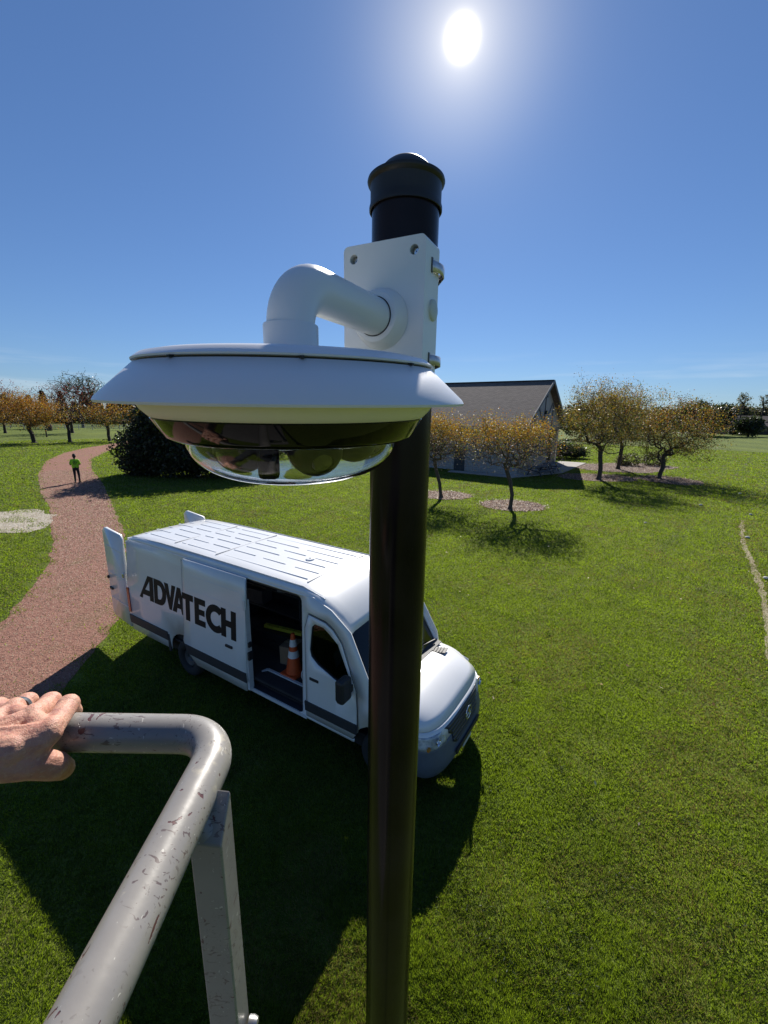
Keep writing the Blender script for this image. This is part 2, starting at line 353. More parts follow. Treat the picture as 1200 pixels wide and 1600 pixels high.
# grass blades (nearest ground in real blades, the material takes over beyond)
def blades(name, n, ring, hgt, wid, mats, excl=True, lean=.5, probs=None):
    r0, r1 = ring
    rr = np.exp(rng.uniform(math.log(r0), math.log(r1), n)); th = rng.uniform(R(34), R(150), n)
    x = rr * np.cos(th); y = rr * np.sin(th); wid = np.clip(.0017 * rr, .0062, .2); hgt = np.clip(.032 + .0006 * rr, .03, .055)
    keep = y > 1.2
    if excl:
        jx = x + rng.normal(0, .16, n) + .14 * np.sin(y * 5.1) + .1 * np.sin(y * 11 + x * 7); jy = y + rng.normal(0, .16, n)
        ep = inpoly(jx, jy, PATH); edge = rng.uniform(size=n) < .02 + .05 * (np.sin(x * 1.3 + y) * np.sin(y * .8) > .6)
        keep &= ~ep | edge
        keep &= ~(inpoly(jx, jy, PATCHW) & (np.sin(x * 2.1 + 2 * np.sin(y * 2.3)) + np.sin(y * 4.1 + x) + rng.normal(0, .3, n) < .25))
        keep &= ~(inpoly(x + rng.normal(0, .04, n), y, TRACKW) & (rng.uniform(size=n) > .25))
        for rg in RINGSW: keep &= ~inpoly(x + rng.normal(0, .13, n), y + rng.normal(0, .13, n), rg)
    # thin, tufty patches
    den = np.sin(x * 1.7 + 1.3 * np.sin(y * 1.1)) * np.sin(y * 1.9 + 1.7 * np.sin(x * .9)) + .5 * np.sin(x * 5.3 + y * 2.1) * np.sin(y * 6.1 - x * 1.3)
    keep &= rng.uniform(size=n) < .97 - .22 * (den > .75)
    x, y, wid, hgt = x[keep], y[keep], wid[keep], hgt[keep]; n = len(x); den = den[keep]
    clump = .5 + .5 * np.sin(x * 23 + 3 * np.sin(y * 17)) * np.sin(y * 27 + 2 * np.sin(x * 13))
    h = hgt * (.55 + .75 * clump) * rng.uniform(.6, 1.3, n); w = wid * rng.uniform(.6, 1.3, n) / 2
    a = rng.uniform(0, 2 * np.pi, n); la = 2.5 * np.sin(x * 3.1) + 2.5 * np.cos(y * 2.7) + rng.normal(0, 1.2, n); l = h * lean * np.abs(rng.normal(1, .6, n))
    dx, dy = np.cos(a) * w, np.sin(a) * w
    v = np.zeros((n, 3, 3)); v[:, 0] = np.c_[x - dx, y - dy, np.zeros(n)]; v[:, 1] = np.c_[x + dx, y + dy, np.zeros(n)]
    v[:, 2] = np.c_[x + np.cos(la) * l, y + np.sin(la) * l, h]
    me = bpy.data.meshes.new(name); me.vertices.add(3 * n); me.vertices.foreach_set('co', v.ravel())
    me.loops.add(3 * n); me.loops.foreach_set('vertex_index', np.arange(3 * n)); me.polygons.add(n); me.polygons.foreach_set('loop_start', np.arange(n) * 3)
    for q in mats: me.materials.append(q)
    pr = np.array(probs or [.5, .35, .15]); u = rng.uniform(size=n) + .12 * den
    mi = np.searchsorted(np.cumsum(pr)[:-1], u)
    dry = np.sin(x * .9 + 2 * np.sin(y * .55)) * np.sin(y * .8 + 1.7 * np.sin(x * .6)) + .35 * np.sin(x * 3.7 + y * 1.9) * np.sin(y * 4.3 - x)
    mi = np.where((dry > .62) & (rng.uniform(size=n) < .30), 2, mi); mi = np.where((dry < -.75) & (rng.uniform(size=n) < .35), 1, mi)
    me.polygons.foreach_set('material_index', mi.astype(np.int32)); me.update(calc_edges=True)
    o = bpy.data.objects.new(name, me); C.objects.link(o); return o
gm = [leafmat('grass_mid', (.042, .062, .010), (.30, .44, .022), .52), leafmat('grass_deep', (.020, .036, .007), (.15, .235, .014), .45), leafmat('grass_straw', (.15, .13, .055), (.32, .28, .08), .35)]
PR = [.55, .37, .08]
tag(blades('lawn_grass', 1800000, (1.9, 85), None, None, gm, probs=PR), 'short mown green grass blades covering the lawn', 'grass', kind='stuff')

# old sports lines: thin rows of paint-stained blades, and tufts of darker coarse grass
def strip(name, pts, n, width, hgt, bw, mats, label, seed):
    rs = np.random.default_rng(seed); P_ = np.array(pts, float); L_ = np.linalg.norm(np.diff(P_, axis=0), axis=1); cum = np.r_[0, np.cumsum(L_)]
    u_ = rs.uniform(0, cum[-1], n); i = np.clip(np.searchsorted(cum, u_) - 1, 0, len(L_) - 1); t = (u_ - cum[i]) / L_[i]
    d_ = (P_[i + 1] - P_[i]) / L_[i][:, None]; q = P_[i] + (P_[i + 1] - P_[i]) * t[:, None] + np.c_[-d_[:, 1], d_[:, 0]] * rs.normal(0, width, n)[:, None]
    k = (np.sin(u_ * 1.7) + np.sin(u_ * .61 + 1) + rs.normal(0, .5, n)) > -.4; q = q[k]; n = len(q); a = rs.uniform(0, 6.28, n); h = hgt * rs.uniform(.5, 1.2, n); r_ = np.hypot(q[:, 0], q[:, 1]); w = bw * np.clip(r_ / 12, 1, 5)
    v = np.zeros((n, 3, 3)); v[:, 0] = np.c_[q[:, 0] - np.cos(a) * w, q[:, 1] - np.sin(a) * w, np.zeros(n)]; v[:, 1] = np.c_[q[:, 0] + np.cos(a) * w, q[:, 1] + np.sin(a) * w, np.zeros(n)]
    v[:, 2] = np.c_[q[:, 0] + rs.normal(0, .02, n), q[:, 1] + rs.normal(0, .02, n), h]
    me = bpy.data.meshes.new(name); me.vertices.add(3 * n); me.vertices.foreach_set('co', v.ravel()); me.loops.add(3 * n); me.loops.foreach_set('vertex_index', np.arange(3 * n)); me.polygons.add(n); me.polygons.foreach_set('loop_start', np.arange(n) * 3)
    for m_ in mats: me.materials.append(m_)
    me.update(calc_edges=True); o = bpy.data.objects.new(name, me); C.objects.link(o); tag(o, label, 'grass', kind='stuff')
pg_ = leafmat('grass_paint_stained', (.30, .33, .20), (.3, .34, .18), .3)
strip('stained_grass', [(4.6, 10.7), (5.63, 11.47), (6.9, 12.35), (8.82, 13.87), (12.87, 17.55)], 1500, .16, .045, .007, [pg_], 'faint pale row of old paint on the grass right of the van', 1)
strip('stained_grass', [(23.85, 29.3), (37, 43.5), (51, 58.7)], 1500, .12, .05, .008, [pg_], 'faint straight pale line running far out over the field', 2)
strip('stained_grass', [(22.6, 31), (37.1, 45.9)], 1100, .12, .05, .008, [pg_], 'faint pale line beside the rightmost tree of the clump', 3)
strip('stained_grass', [(21.1, 24.8), (29, 31.6), (38, 39)], 1300, .12, .05, .008, [pg_], 'faint pale line crossing at the right frame edge', 4)
strip('stained_grass', [(17.9, 20.4), (16.6, 18.9), (14.6, 16.36), (12.98, 14.05), (11.34, 11.78), (9.73, 9.74), (7.6, 7.2)], 2600, .12, .04, .006, [MATS['grass_straw'], pg_], 'dry straw edging the worn pale track', 5)
rs_ = np.random.default_rng(9); tf = []
for k in range(130):
    r_ = math.exp(rs_.uniform(math.log(3), math.log(26))); a_ = rs_.uniform(R(38), R(95)); cx, cy = r_ * math.cos(a_), r_ * math.sin(a_); n_ = int(rs_.integers(25, 90)); sp_ = rs_.uniform(.03, .10)
    tf.append(np.c_[cx + rs_.normal(0, sp_ * 1.6, n_), cy + rs_.normal(0, sp_, n_), np.abs(rs_.normal(.035, .012, n_))])
tf = np.concatenate(tf)
tag(quads_mesh('coarse_tufts', tf, .035, [leafmat('tuft_dark', (.018, .03, .008), (.04, .07, .01), .3), MATS['grass_deep']], rs_.integers(0, 2, len(tf)), asp=.25), 'small dark coarse tufts and dents scattered in the mown lawn', 'grass', kind='stuff')

# loose gravel on the path
def chips(name, poly, n, size, mats, box, fall=1.0, z=.006):
    x = rng.uniform(box[0], box[1], n * 3); y = box[2] + (box[3] - box[2]) * rng.uniform(size=n * 3) ** fall
    k = inpoly(x, y, poly); x, y = x[k][:n], y[k][:n]; n = len(x); d = np.hypot(x, y)
    s = size * rng.uniform(.5, 1.6, n) * np.clip(d / 9, .8, 2.5)
    t = np.array([(1, 0, -.3), (-.5, .87, -.3), (-.5, -.87, -.3), (0, 0, .8)])
    an = rng.uniform(0, 6.28, n); ca, sa = np.cos(an), np.sin(an)
    v = np.zeros((n, 4, 3))
    for i in range(4):
        j = t[i][None, :] * rng.uniform(.6, 1.3, (n, 3))
        v[:, i, 0] = x + s * (ca * j[:, 0] - sa * j[:, 1]); v[:, i, 1] = y + s * (sa * j[:, 0] + ca * j[:, 1]) * .8; v[:, i, 2] = z + s * j[:, 2] * .6 + s * .1
    me = bpy.data.meshes.new(name); me.vertices.add(4 * n); me.vertices.foreach_set('co', v.ravel())
    idx = (np.arange(n)[:, None] * 4 + np.array([0, 1, 3, 1, 2, 3, 2, 0, 3])[None]).ravel()
    me.loops.add(len(idx)); me.loops.foreach_set('vertex_index', idx); me.polygons.add(3 * n); me.polygons.foreach_set('loop_start', np.arange(3 * n) * 3)
    for q in mats: me.materials.append(q)
    me.polygons.foreach_set('material_index', np.repeat(rng.integers(0, len(mats), n), 3).astype(np.int32)); me.update(calc_edges=True)
    o = bpy.data.objects.new(name, me); C.objects.link(o); return o
ch = [mat('gravel_red', (.30, .155, .115), .9), mat('gravel_pink', (.40, .24, .185), .9), mat('gravel_dark', (.15, .075, .055), .9), mat('gravel_tan', (.34, .25, .17), .9)]
tag(chips('path_gravel', PATHW, 110000, .013, ch, (-27, -4, 3, 34), 1.6), 'loose reddish crushed stone on the winding path', 'gravel', kind='stuff')
sc_ = [mat('chip_pale', (.55, .5, .42), .9), mat('chip_buff', (.4, .34, .26), .9)]
tag(chips('patch_gravel', PATCHW, 6000, .014, sc_, (-27, -13, 16, 21), 1, .010), 'loose pale stone chips on the sandy patch left of the path', 'gravel', kind='stuff')
mch = [mat('chip_bark', (.2, .12, .09), .9), mat('chip_bark_dark', (.09, .05, .04), .9), mat('chip_pink', (.36, .29, .25), .9)]
for k, rg in enumerate(RINGSW):
    cx, cy, a, b = RINGS[k]
    tag(chips('mulch_chips', rg, 3500, .02, mch, (cx - a, cx + a, cy - b, cy + b), 1, .02), None, 'mulch', kind='stuff')
ML = ['bark chips round the foot of the lone tree in front of the wall', 'bark chips round the tree half hidden by the dark post', 'bark chips under the left tree of the three-tree clump',
      'bark chips between the tree clump and the low shrubs', 'bark chips under the rightmost tree of the clump', 'bark chips under the low shrubs behind the clump']
for o, l in zip([o for o in C.objects if o.name.startswith('mulch_chips')], ML): o['label'] = l
lf = [leafmat('leaf_litter_tan', (.35, .24, .12), (.4, .25, .1), .3), leafmat('leaf_litter_brown', (.2, .11, .06), None, .3), leafmat('leaf_litter_pale', (.5, .42, .32), None, .3)]
pts = []
for k, rg in enumerate(RINGSW):
    cx, cy, a, b = RINGS[k]
    n = 900; t = rng.uniform(0, 6.28, n); r = np.sqrt(rng.uniform(size=n)) * 1.15
    pts.append(np.c_[cx + a * r * np.cos(t), cy + b * r * np.sin(t), np.full(n, .06)])
n = 110; pts.append(np.c_[rng.uniform(1, 14, n), rng.uniform(4, 26, n), np.full(n, .045)])
pts = np.concatenate(pts)
tag(quads_mesh('fallen_leaves', pts, .075, lf, rng.integers(0, 3, len(pts)), flat=.8), 'dry fallen leaves scattered under the trees and over the lawn', 'fallen leaves', kind='stuff')

# ---------------------------------------------------------------- trees
def skeleton(trunk, cen, rad, n, step, seed, shell=.35, jit=.06, sag=.0, lowcut=-1.):
    rs = np.random.default_rng(seed)
    P = [np.array(p, float) for p in trunk]; par = [-1] + list(range(len(trunk) - 1))
    A = []
    while len(A) < n:
        d = rs.normal(size=3); d /= np.linalg.norm(d); r = (shell + (1 - shell) * rs.uniform()) ** .6
        lump = 1 + .22 * math.sin(d[0] * 5 + seed) * math.sin(d[1] * 4 + d[2] * 5 + seed * 2) + .15 * rs.normal()
        q = np.array(cen) + d * r * np.array(rad) * lump
        if (q[2] - cen[2]) / rad[2] < lowcut: continue
        A.append(q)
    fork = P[-1]; A.sort(key=lambda a: np.linalg.norm(a - fork)); tips = []
    first = max(0, len(trunk) - 2)
    for a in A:
        arr = np.array(P[first:]); dd = np.linalg.norm(arr - a, axis=1)
        toward = np.linalg.norm(arr - fork, axis=1)
        j = int(np.argmin(dd + .25 * toward)); base = P[first + j]; L = dd[j]; k = max(1, int(L / step)); prev = first + j
        for i in range(1, k + 1):
            t = i / k; q = base * (1 - t) + a * t + rs.normal(size=3) * jit * L * math.sin(math.pi * t) + np.array([0, 0, sag * L * math.sin(math.pi * t)])
            P.append(q); par.append(prev); prev = len(P) - 1
        tips.append(prev)
    return P, par, tips
def wood(P, par, tips, rtip, rtrunk, ntrunk, sides=5):
    w = np.zeros(len(P))
    for t in tips:
        i = t
        while i >= 0: w[i] += 1; i = par[i]
    e = math.log(rtrunk / rtip) / math.log(max(2, len(tips)))
    r = rtip * np.maximum(w, 1) ** e
    m = MB()
    for i in range(1, len(P)):
        j = par[i]
        rj = r[j] if w[j] < 3 * w[i] else min(r[j], r[i] * 1.35)
        s = sides + 3 if i < ntrunk else (sides if r[i] > rtip * 2 else 3)
        m.tube([Vector(P[j]), Vector(P[i])], [rj, r[i]], s, cap=False)
    return m
def tree(name, label, cat, trunk, cen, rad, n, leaves, lsize, lmats, lprob, bark, seed, rtrunk=.11, rtip=.006, step=.3, spread=.22, shell=.3, flare=True, group=None,
         sag=.03, lowcut=-1., two=None, asp=.6):
    base = Vector(trunk[0]); root = thing(name, label, cat, base, group=group)
    tk = [Vector(p) - base for p in trunk]; cc = Vector(cen) - base
    P, par, tips = skeleton(tk, cc, rad, n, step, seed, shell, sag=sag, lowcut=lowcut)
    if two:
        P2, par2, tips2 = P, par, tips
    m = wood(P, par, tips, rtip, rtrunk, len(tk))
    if flare: m.tube([(0, 0, -.05), (0, 0, .12), (tk[1].x * .3, tk[1].y * .3, tk[1].z * .3)], [rtrunk * 1.7, rtrunk * 1.25, rtrunk * 1.02], 8, cap=False)
    m.build('trunk', bark, root, smooth=True, angle=60)
    rs = np.random.default_rng(seed + 5)
    tp = np.array([P[i] for i in tips]); dens = .08 + rs.uniform(0, 1, len(tp)) ** 2.2 + .9 * (np.sin(tp[:, 0] * 2.4 + seed) * np.sin(tp[:, 1] * 2.1) * np.sin(tp[:, 2] * 3.3) > .12)
    z = (tp[:, 2] - cc.z) / rad[2]
    idx = rs.choice(len(tp), leaves, p=(dens * np.clip(lprob[1](z), 0.02, None)) / (dens * np.clip(lprob[1](z), 0.02, None)).sum())
    c = tp[idx] + rs.normal(size=(leaves, 3)) * spread
    zz = (c[:, 2] - cc.z) / rad[2] + rs.normal(size=leaves) * .25
    mi = lprob[0](zz, rs.uniform(size=leaves))
    quads_mesh('crown', c, lsize, lmats, mi, asp=asp, parent=root)
    return root
bark_a = mat('bark_grey_brown', (.09, .07, .055), .9, col2=(.05, .04, .032), scale=12, bump=.01, bscale=30)
bark_d = mat('bark_dark', (.045, .035, .03), .9, col2=(.025, .02, .018), scale=9, bump=.01)
L_or = leafmat('leaf_orange', (.30, .125, .022), (.40, .17, .02), .38); L_ye = leafmat('leaf_yellow', (.36, .24, .035), (.46, .33, .03), .4); L_ol = leafmat('leaf_olive', (.15, .14, .045), (.24, .23, .05), .35)
L_br = leafmat('leaf_brown', (.15, .085, .045), (.18, .10, .04), .3); L_gr = leafmat('leaf_green', (.06, .09, .02), (.12, .2, .03)); L_pk = leafmat('leaf_grey_pink', (.2, .155, .14), (.18, .13, .12), .2)
L_rd = leafmat('leaf_red', (.19, .035, .04), (.24, .03, .035), .3); L_dk = leafmat('leaf_dark_green', (.026, .036, .018), (.045, .065, .02), .25, rough=.4); L_dk2 = leafmat('leaf_dark_bronze', (.035, .03, .018), (.06, .05, .02), .2)
L_md = leafmat('leaf_mid_green', (.045, .07, .022), (.08, .12, .03), .3); L_mt = leafmat('leaf_tan_green', (.15, .14, .06), (.2, .18, .07), .3)
def pick(*rows):
    """rows: (zmin, [cumulative probs])"""
    def f(z, u):
        o = np.zeros(len(z), int)
        for zm, cp in rows:
            k = z >= zm; o[k] = np.searchsorted(cp, u[k])
        return o
    return f
# A: lone tree before the wall
tree('crabapple_tree', 'small orange-topped tree over grey twigs, alone in a mulch ring before the wall', 'tree',
     [(6.73, 21.95, 0), (6.78, 21.95, .8), (6.62, 21.93, 1.5), (6.38, 21.9, 2.1)], (6.35, 21.9, 3.45), (2.6, 2.4, 1.45), 950, 13000, .075,
     [L_or, L_ye, L_ol, L_pk, L_gr], (pick((-9, [.01, .05, .22, .9, 1]), (-.2, [.10, .25, .55, .92, 1]), (.1, [.32, .78, .92, .97, 1])), lambda z: .7 + 1.5 * (z > .2)), bark_a, 11, rtrunk=.10, rtip=.0045, lowcut=-.8, shell=.15)
tree('crabapple_tree', 'small orange-topped tree half hidden behind the dark post', 'tree',
     [(3.42, 24.9, 0), (3.3, 24.9, .9), (3.05, 24.9, 1.7), (2.95, 24.9, 2.2)], (3.1, 24.9, 3.45), (2.75, 2.5, 1.45), 900, 12500, .078,
     [L_or, L_ye, L_ol, L_pk, L_gr], (pick((-9, [.02, .05, .2, .9, 1]), (-.1, [.12, .3, .5, .9, 1]), (.1, [.3, .78, .92, .97, 1])), lambda z: .7 + 1.5 * (z > .25)), bark_a, 12, rtrunk=.10, rtip=.0045, lowcut=-.8, shell=.15)
mixed = pick((-9, [.02, .16, .70, .84, 1]), (-.1, [.04, .24, .70, .90, 1]), (.4, [.08, .32, .66, .95, 1]))
tree('crabapple_tree', 'leftmost tree of the clump right of the building, brown and olive leaves', 'tree',
     [(17.0, 33.2, 0), (17.05, 33.2, .9), (16.9, 33.2, 1.8), (16.85, 33.2, 2.5)], (16.7, 33.2, 4.75), (3.0, 2.8, 2.65), 700, 19000, .10,
     [L_or, L_ye, L_ol, L_br, L_gr], (mixed, lambda z: 1 + 0 * z), bark_a, 13, rtrunk=.17, rtip=.007, spread=.28)
tree('crabapple_tree', 'middle tree of the clump, standing farthest back with orange brown leaves', 'tree',
     [(22.4, 40.4, 0), (22.45, 40.4, 1), (22.5, 40.4, 2), (22.4, 40.4, 2.7)], (21.8, 40.4, 5.0), (3.9, 3.3, 2.7), 680, 19000, .115,
     [L_or, L_ye, L_ol, L_br, L_gr], (mixed, lambda z: 1 + 0 * z), bark_a, 14, rtrunk=.17, rtip=.008, spread=.3)
tree('crabapple_tree', 'rightmost tree of the clump, trunk forking low with long branches to the right', 'tree',
     [(22.55, 34.4, 0), (22.6, 34.4, .5), (22.75, 34.4, 1.0), (22.7, 34.4, 1.3)], (23.2, 34.4, 3.9), (3.7, 3.0, 2.4), 680, 18000, .10,
     [L_or, L_ye, L_ol, L_br, L_gr], (pick((-9, [.03, .18, .62, .8, 1]), (0, [.2, .36, .6, .9, 1])), lambda z: 1 + 0 * z), bark_a, 15, rtrunk=.16, rtip=.007, spread=.28)
# left row
auto = pick((-9, [.3, .6, .8, 1, 1]), (0, [.65, .85, .92, 1, 1]))
flat1 = lambda z: 1 + 0 * z
tree('maple_tree', 'broad orange-leaved tree left of the path, largest of its row', 'tree',
     [(-50.1, 60.6, 0), (-50.15, 60.6, .7), (-50.2, 60.6, 1.2)], (-50.7, 60.6, 4.2), (4.9, 4.2, 2.6), 380, 17000, .15,
     [L_or, L_ye, L_ol, L_br, L_rd], (auto, flat1), bark_d, 21, rtrunk=.26, rtip=.012, step=.5, spread=.42, lowcut=-.7)
tree('maple_tree', 'thin half bare tree with yellow leaves, between two fuller orange trees', 'tree',
     [(-46.5, 62.7, 0), (-46.5, 62.7, 1.1), (-46.4, 62.7, 1.7)], (-46.0, 62.7, 4.1), (3.3, 2.8, 1.9), 230, 950, .15,
     [L_or, L_ye, L_ol, L_br, L_rd], (pick((-9, [.1, .55, .75, .95, 1]), (.5, [.05, .15, .3, .6, 1])), flat1), bark_d, 22, rtrunk=.22, rtip=.014, step=.5, spread=.4, lowcut=-.7)
tree('maple_tree', 'orange and dark green tree beside the bend of the path', 'tree',
     [(-43.0, 66.4, 0), (-43.1, 66.4, .9), (-43.0, 66.4, 1.6)], (-42.6, 66.4, 3.9), (3.9, 3.3, 2.0), 260, 5200, .18,
     [L_or, L_ye, L_md, L_br, L_rd], (pick((-9, [.1, .3, .8, 1, 1]), (.1, [.5, .75, .85, 1, 1])), flat1), bark_d, 23, rtrunk=.22, rtip=.014, step=.5, spread=.42, lowcut=-.7)
tree('maple_tree', 'small pale yellow green tree behind the path bend, next to the dark bushes', 'tree',
     [(-42.5, 78, 0), (-42.5, 78, 1.3), (-42.4, 78, 2)], (-42.2, 78, 4.4), (3.4, 3, 2.4), 200, 3600, .2,
     [L_or, L_ye, L_ol, L_mt, L_md], (pick((-9, [.02, .3, .6, .9, 1])), flat1), bark_d, 24, rtrunk=.2, rtip=.015, step=.6, spread=.42)
tree('maple_tree', 'tall leaning tree cut by the left frame edge, sparse pale leaves', 'tree',
     [(-66, 69, 0), (-66, 69, 2), (-65.8, 69, 3.5)], (-64.8, 69, 6.6), (3.6, 3.4, 4.0), 260, 3000, .2,
     [L_or, L_ye, L_ol, L_mt, L_md], (pick((-9, [.1, .3, .5, .9, 1])), flat1), bark_d, 25, rtrunk=.25, rtip=.016, step=.6, spread=.4)
tree('maple_tree', 'dark red bare-branched tree rising behind the orange trees', 'tree',
     [(-63, 86, 0), (-63, 86, 2), (-62.8, 86, 3)], (-62.6, 86, 6.2), (7.0, 4, 3.5), 420, 4200, .22,
     [L_rd, L_br, L_dk2], (pick((-9, [.2, .45, 1]), (.3, [.5, .7, 1])), flat1), bark_d, 26, rtrunk=.26, rtip=.02, step=.7, spread=.45)
tree('maple_tree', 'red-topped tree peeking above the broad orange tree', 'tree',
     [(-73, 82, 0), (-73, 82, 2), (-72.8, 82, 3)], (-72.6, 82, 6.4), (2.6, 2.6, 3.4), 160, 1700, .24,
     [L_rd, L_br, L_dk2], (pick((-9, [.7, .95, 1])), flat1), bark_d, 27, rtrunk=.22, rtip=.02, step=.7, spread=.4)
tree('bare_tree', 'tall rounded tree with open grey crown standing above the far treeline', 'tree',
     [(-79, 112, 0), (-79, 112, 5), (-78.8, 112, 7.2)], (-78.6, 112, 10.4), (5.6, 4.6, 3.3), 260, 3200, .28,
     [L_dk, L_md, L_dk2], (pick((-9, [.4, .8, 1])), flat1), bark_d, 28, rtrunk=.3, rtip=.03, step=.8, spread=.4)
for k, (x, y, h, l) in enumerate([(-58, 73, 3.2, 'thin bare sapling far left under the orange canopy'), (-50, 88, 3.6, 'small bare tree seen between the trunks of the row'), (-45.5, 92, 3.8, 'small bare tree near the fence, left of the path bend')]):
    tree('young_tree', l, 'tree', [(x, y, 0), (x, y, 1), (x, y, 1.5)], (x, y, h), (1.8, 1.6, 1.5), 90, 500, .16, [L_br, L_ye, L_mt], (pick((-9, [.4, .6, 1])), flat1), bark_d, 40 + k, rtrunk=.1, rtip=.012, step=.5)

# dense shrubs and trees
def shrub(name, label, cat, base, lobes, n, ls, mats, pr, seed, group=None, core=True, stem=.08):
    base = Vector(base); root = thing(name, label, cat, base, group=group); rs = np.random.default_rng(seed)
    P = []
    vol = np.array([l[3] * l[4] * l[5] for l in lobes]) ** (2 / 3); vol /= vol.sum()
    cm = MB()
    for l, q in zip(lobes, vol):
        k = int(n * q); d = rs.normal(size=(k, 3)); d /= np.linalg.norm(d, axis=1)[:, None]
        f = 1 + .14 * np.sin(d[:, 0] * 6 + seed) * np.sin(d[:, 2] * 5 + 1) + .1 * np.sin(d[:, 1] * 11 + d[:, 2] * 9)
        r = rs.uniform(.62, 1.06, k) * f + (rs.uniform(size=k) < .05) * .12
        p = d * r[:, None] * np.array(l[3:6]) + np.array(l[:3]); P.append(p)
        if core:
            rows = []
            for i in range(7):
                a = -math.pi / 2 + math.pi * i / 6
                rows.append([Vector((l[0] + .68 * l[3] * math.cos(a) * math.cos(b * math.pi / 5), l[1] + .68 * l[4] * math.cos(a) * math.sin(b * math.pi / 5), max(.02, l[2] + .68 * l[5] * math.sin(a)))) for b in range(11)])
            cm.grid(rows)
    P = np.concatenate(P); P = P[P[:, 2] > .03]
    # drop clumps so that gaps show
    g = np.sin(P[:, 0] * 2.3 + seed) * np.sin(P[:, 1] * 2.7) * np.sin(P[:, 2] * 3.1 + seed)
    P = P[g < .55]
    quads_mesh('crown', P, ls, mats, np.searchsorted(pr, rs.uniform(size=len(P))), parent=root, asp=.7)
    tm = MB()
    for k in range(3): tm.tube([(random.uniform(-.1, .1), random.uniform(-.1, .1), 0), (lobes[0][0] * .4 + random.uniform(-.2, .2), lobes[0][1] * .4, lobes[0][2] * .9)], [stem, stem * .5], 6)
    tm.build('trunk', bark_d, root)
    if core: cm.build('light_block_core', mat('core_dark', (.012, .013, .008), 1), root)  # dark core added inside the crown to block light
    return root
dmat = [L_dk, L_dk2, L_gr]; dpr = [.62, .95]
shrub('evergreen_bush', 'big dark evergreen bush beside the gravel path, leftmost of the dark mass', 'bush', (-17.8, 32.5, 0),
      [(0, 0, 2.0, 2.5, 2.3, 2.3), (.7, .4, 4.0, 2.0, 2, 2.2), (-1.3, .1, .9, 1.3, 1.4, 1.1)], 20000, .2, dmat, dpr, 31, stem=.12)
shrub('evergreen_bush', 'big dark evergreen bush behind the camera dome, centre of the dark mass', 'bush', (-14.4, 32.0, 0),
      [(0, 0, 1.9, 3.2, 2.4, 2.3), (.2, .6, 3.9, 2.6, 2, 2.2)], 20000, .2, dmat, dpr, 32, stem=.12)
shrub('evergreen_bush', 'big dark evergreen bush at the right end of the dark mass', 'bush', (-10.4, 33.6, 0),
      [(0, 0, 1.8, 3.0, 2.4, 2.1), (-.6, .4, 3.7, 2.2, 2, 1.9)], 16000, .2, dmat, dpr, 33, stem=.12)
sm = [L_dk2, L_mt, L_md]
shrub('low_shrub', 'low brown shrub behind the tree clump, left of the pair', 'bush', (25.3, 43.6, 0), [(0, 0, .55, 1.1, .9, .75), (-.7, 0, .45, .7, .7, .55)], 2600, .12, sm, [.5, .8], 34, core=False, stem=.03)
shrub('low_shrub', 'low rounded dark shrub behind the tree clump, right of the pair', 'bush', (28.0, 43.9, 0), [(0, 0, .6, 1.2, .9, .8)], 2600, .12, sm, [.7, .85], 35, core=False, stem=.03)
shrub('low_shrub', 'dark spreading shrub by the building corner, under the clump branches', 'bush', (20.6, 50, 0), [(0, 0, .95, 2.2, 1.5, 1.15), (2.2, .5, .7, 1.6, 1.3, .9)], 4200, .16, [L_dk, L_md], [.7], 36, stem=.05)
farm = [L_dk, L_md, L_mt]
spec_ft = [  # x, y, h, w, mats weights, label
    (29, 88, 9.0, 5.5, [.5, .9], 'green tree rising just right of the building gable'),
    (42, 92, 7.6, 5.5, [.6, .92], 'dark green tree behind the clump of three trees'),
    (57, 104, 8.0, 5.5, [.55, .85], 'rounded tree seen between the clump and the far field'),
    (70, 112, 7.4, 5.0, [.6, .9], 'low dark tree right of the tree clump, far across the field'),
    (84, 118, 9.6, 5.0, [.72, .97], 'tall dark evergreen topping the treeline at the right'),
    (92, 120, 8.8, 5.4, [.8, .97], 'bulky dark evergreen next to the tall one in the far treeline'),
    (100, 118, 5.4, 3.6, [.9, .99], 'low dark bush standing left of the long brown building'),
    (112, 148, 9.4, 6, [.15, .5], 'tan green tree behind the left end of the long brown building'),
    (121, 150, 10.2, 6, [.15, .45], 'tan tree behind the middle of the long brown building'),
    (131, 152, 9.6, 6, [.2, .55], 'tan green tree at the right edge behind the long brown building')]
for k, (x, y, h, w, pr, l) in enumerate(spec_ft):
    shrub('far_tree', l, 'tree', (x, y, 0), [(0, 0, h * .52, w, w * .8, h * .46), (w * .35, 0, h * .7, w * .5, w * .5, h * .3), (-w * .5, .3, h * .55, w * .5, w * .5, h * .36)], 2600, .55, farm, pr, 50 + k, stem=.25)
for k, (x, y, l) in enumerate([(111.5, 136, 'thin feathery tree poking above the brown roof, left one'), (119, 137, 'thin feathery tree poking above the brown roof, right one')]):
    tree('slender_tree', l, 'tree', [(x, y, 0), (x, y, 6), (x, y, 8)], (x, y, 10.6), (1.7, 1.6, 1.7), 60, 420, .4, [L_md, L_mt], (pick((-9, [.5, 1])), flat1), bark_d, 60 + k, rtrunk=.2, rtip=.03, step=.8, spread=.3)
for k, (x, y, h, w, l) in enumerate([(104.5, 127, 3.0, 4.6, 'rounded shrub before the left end of the brown building'), (121, 128, 4.2, 5.0, 'broad purple brown shrub before the brown building'), (132, 131, 3.6, 5.0, 'dark shrub at the right frame edge before the brown building')]):
    shrub('far_shrub', l, 'bush', (x, y, 0), [(0, 0, h * .5, w, 2.6, h * .5)], 1500, .4, [L_dk2, L_md, L_mt], [.6, .85], 70 + k, stem=.1)
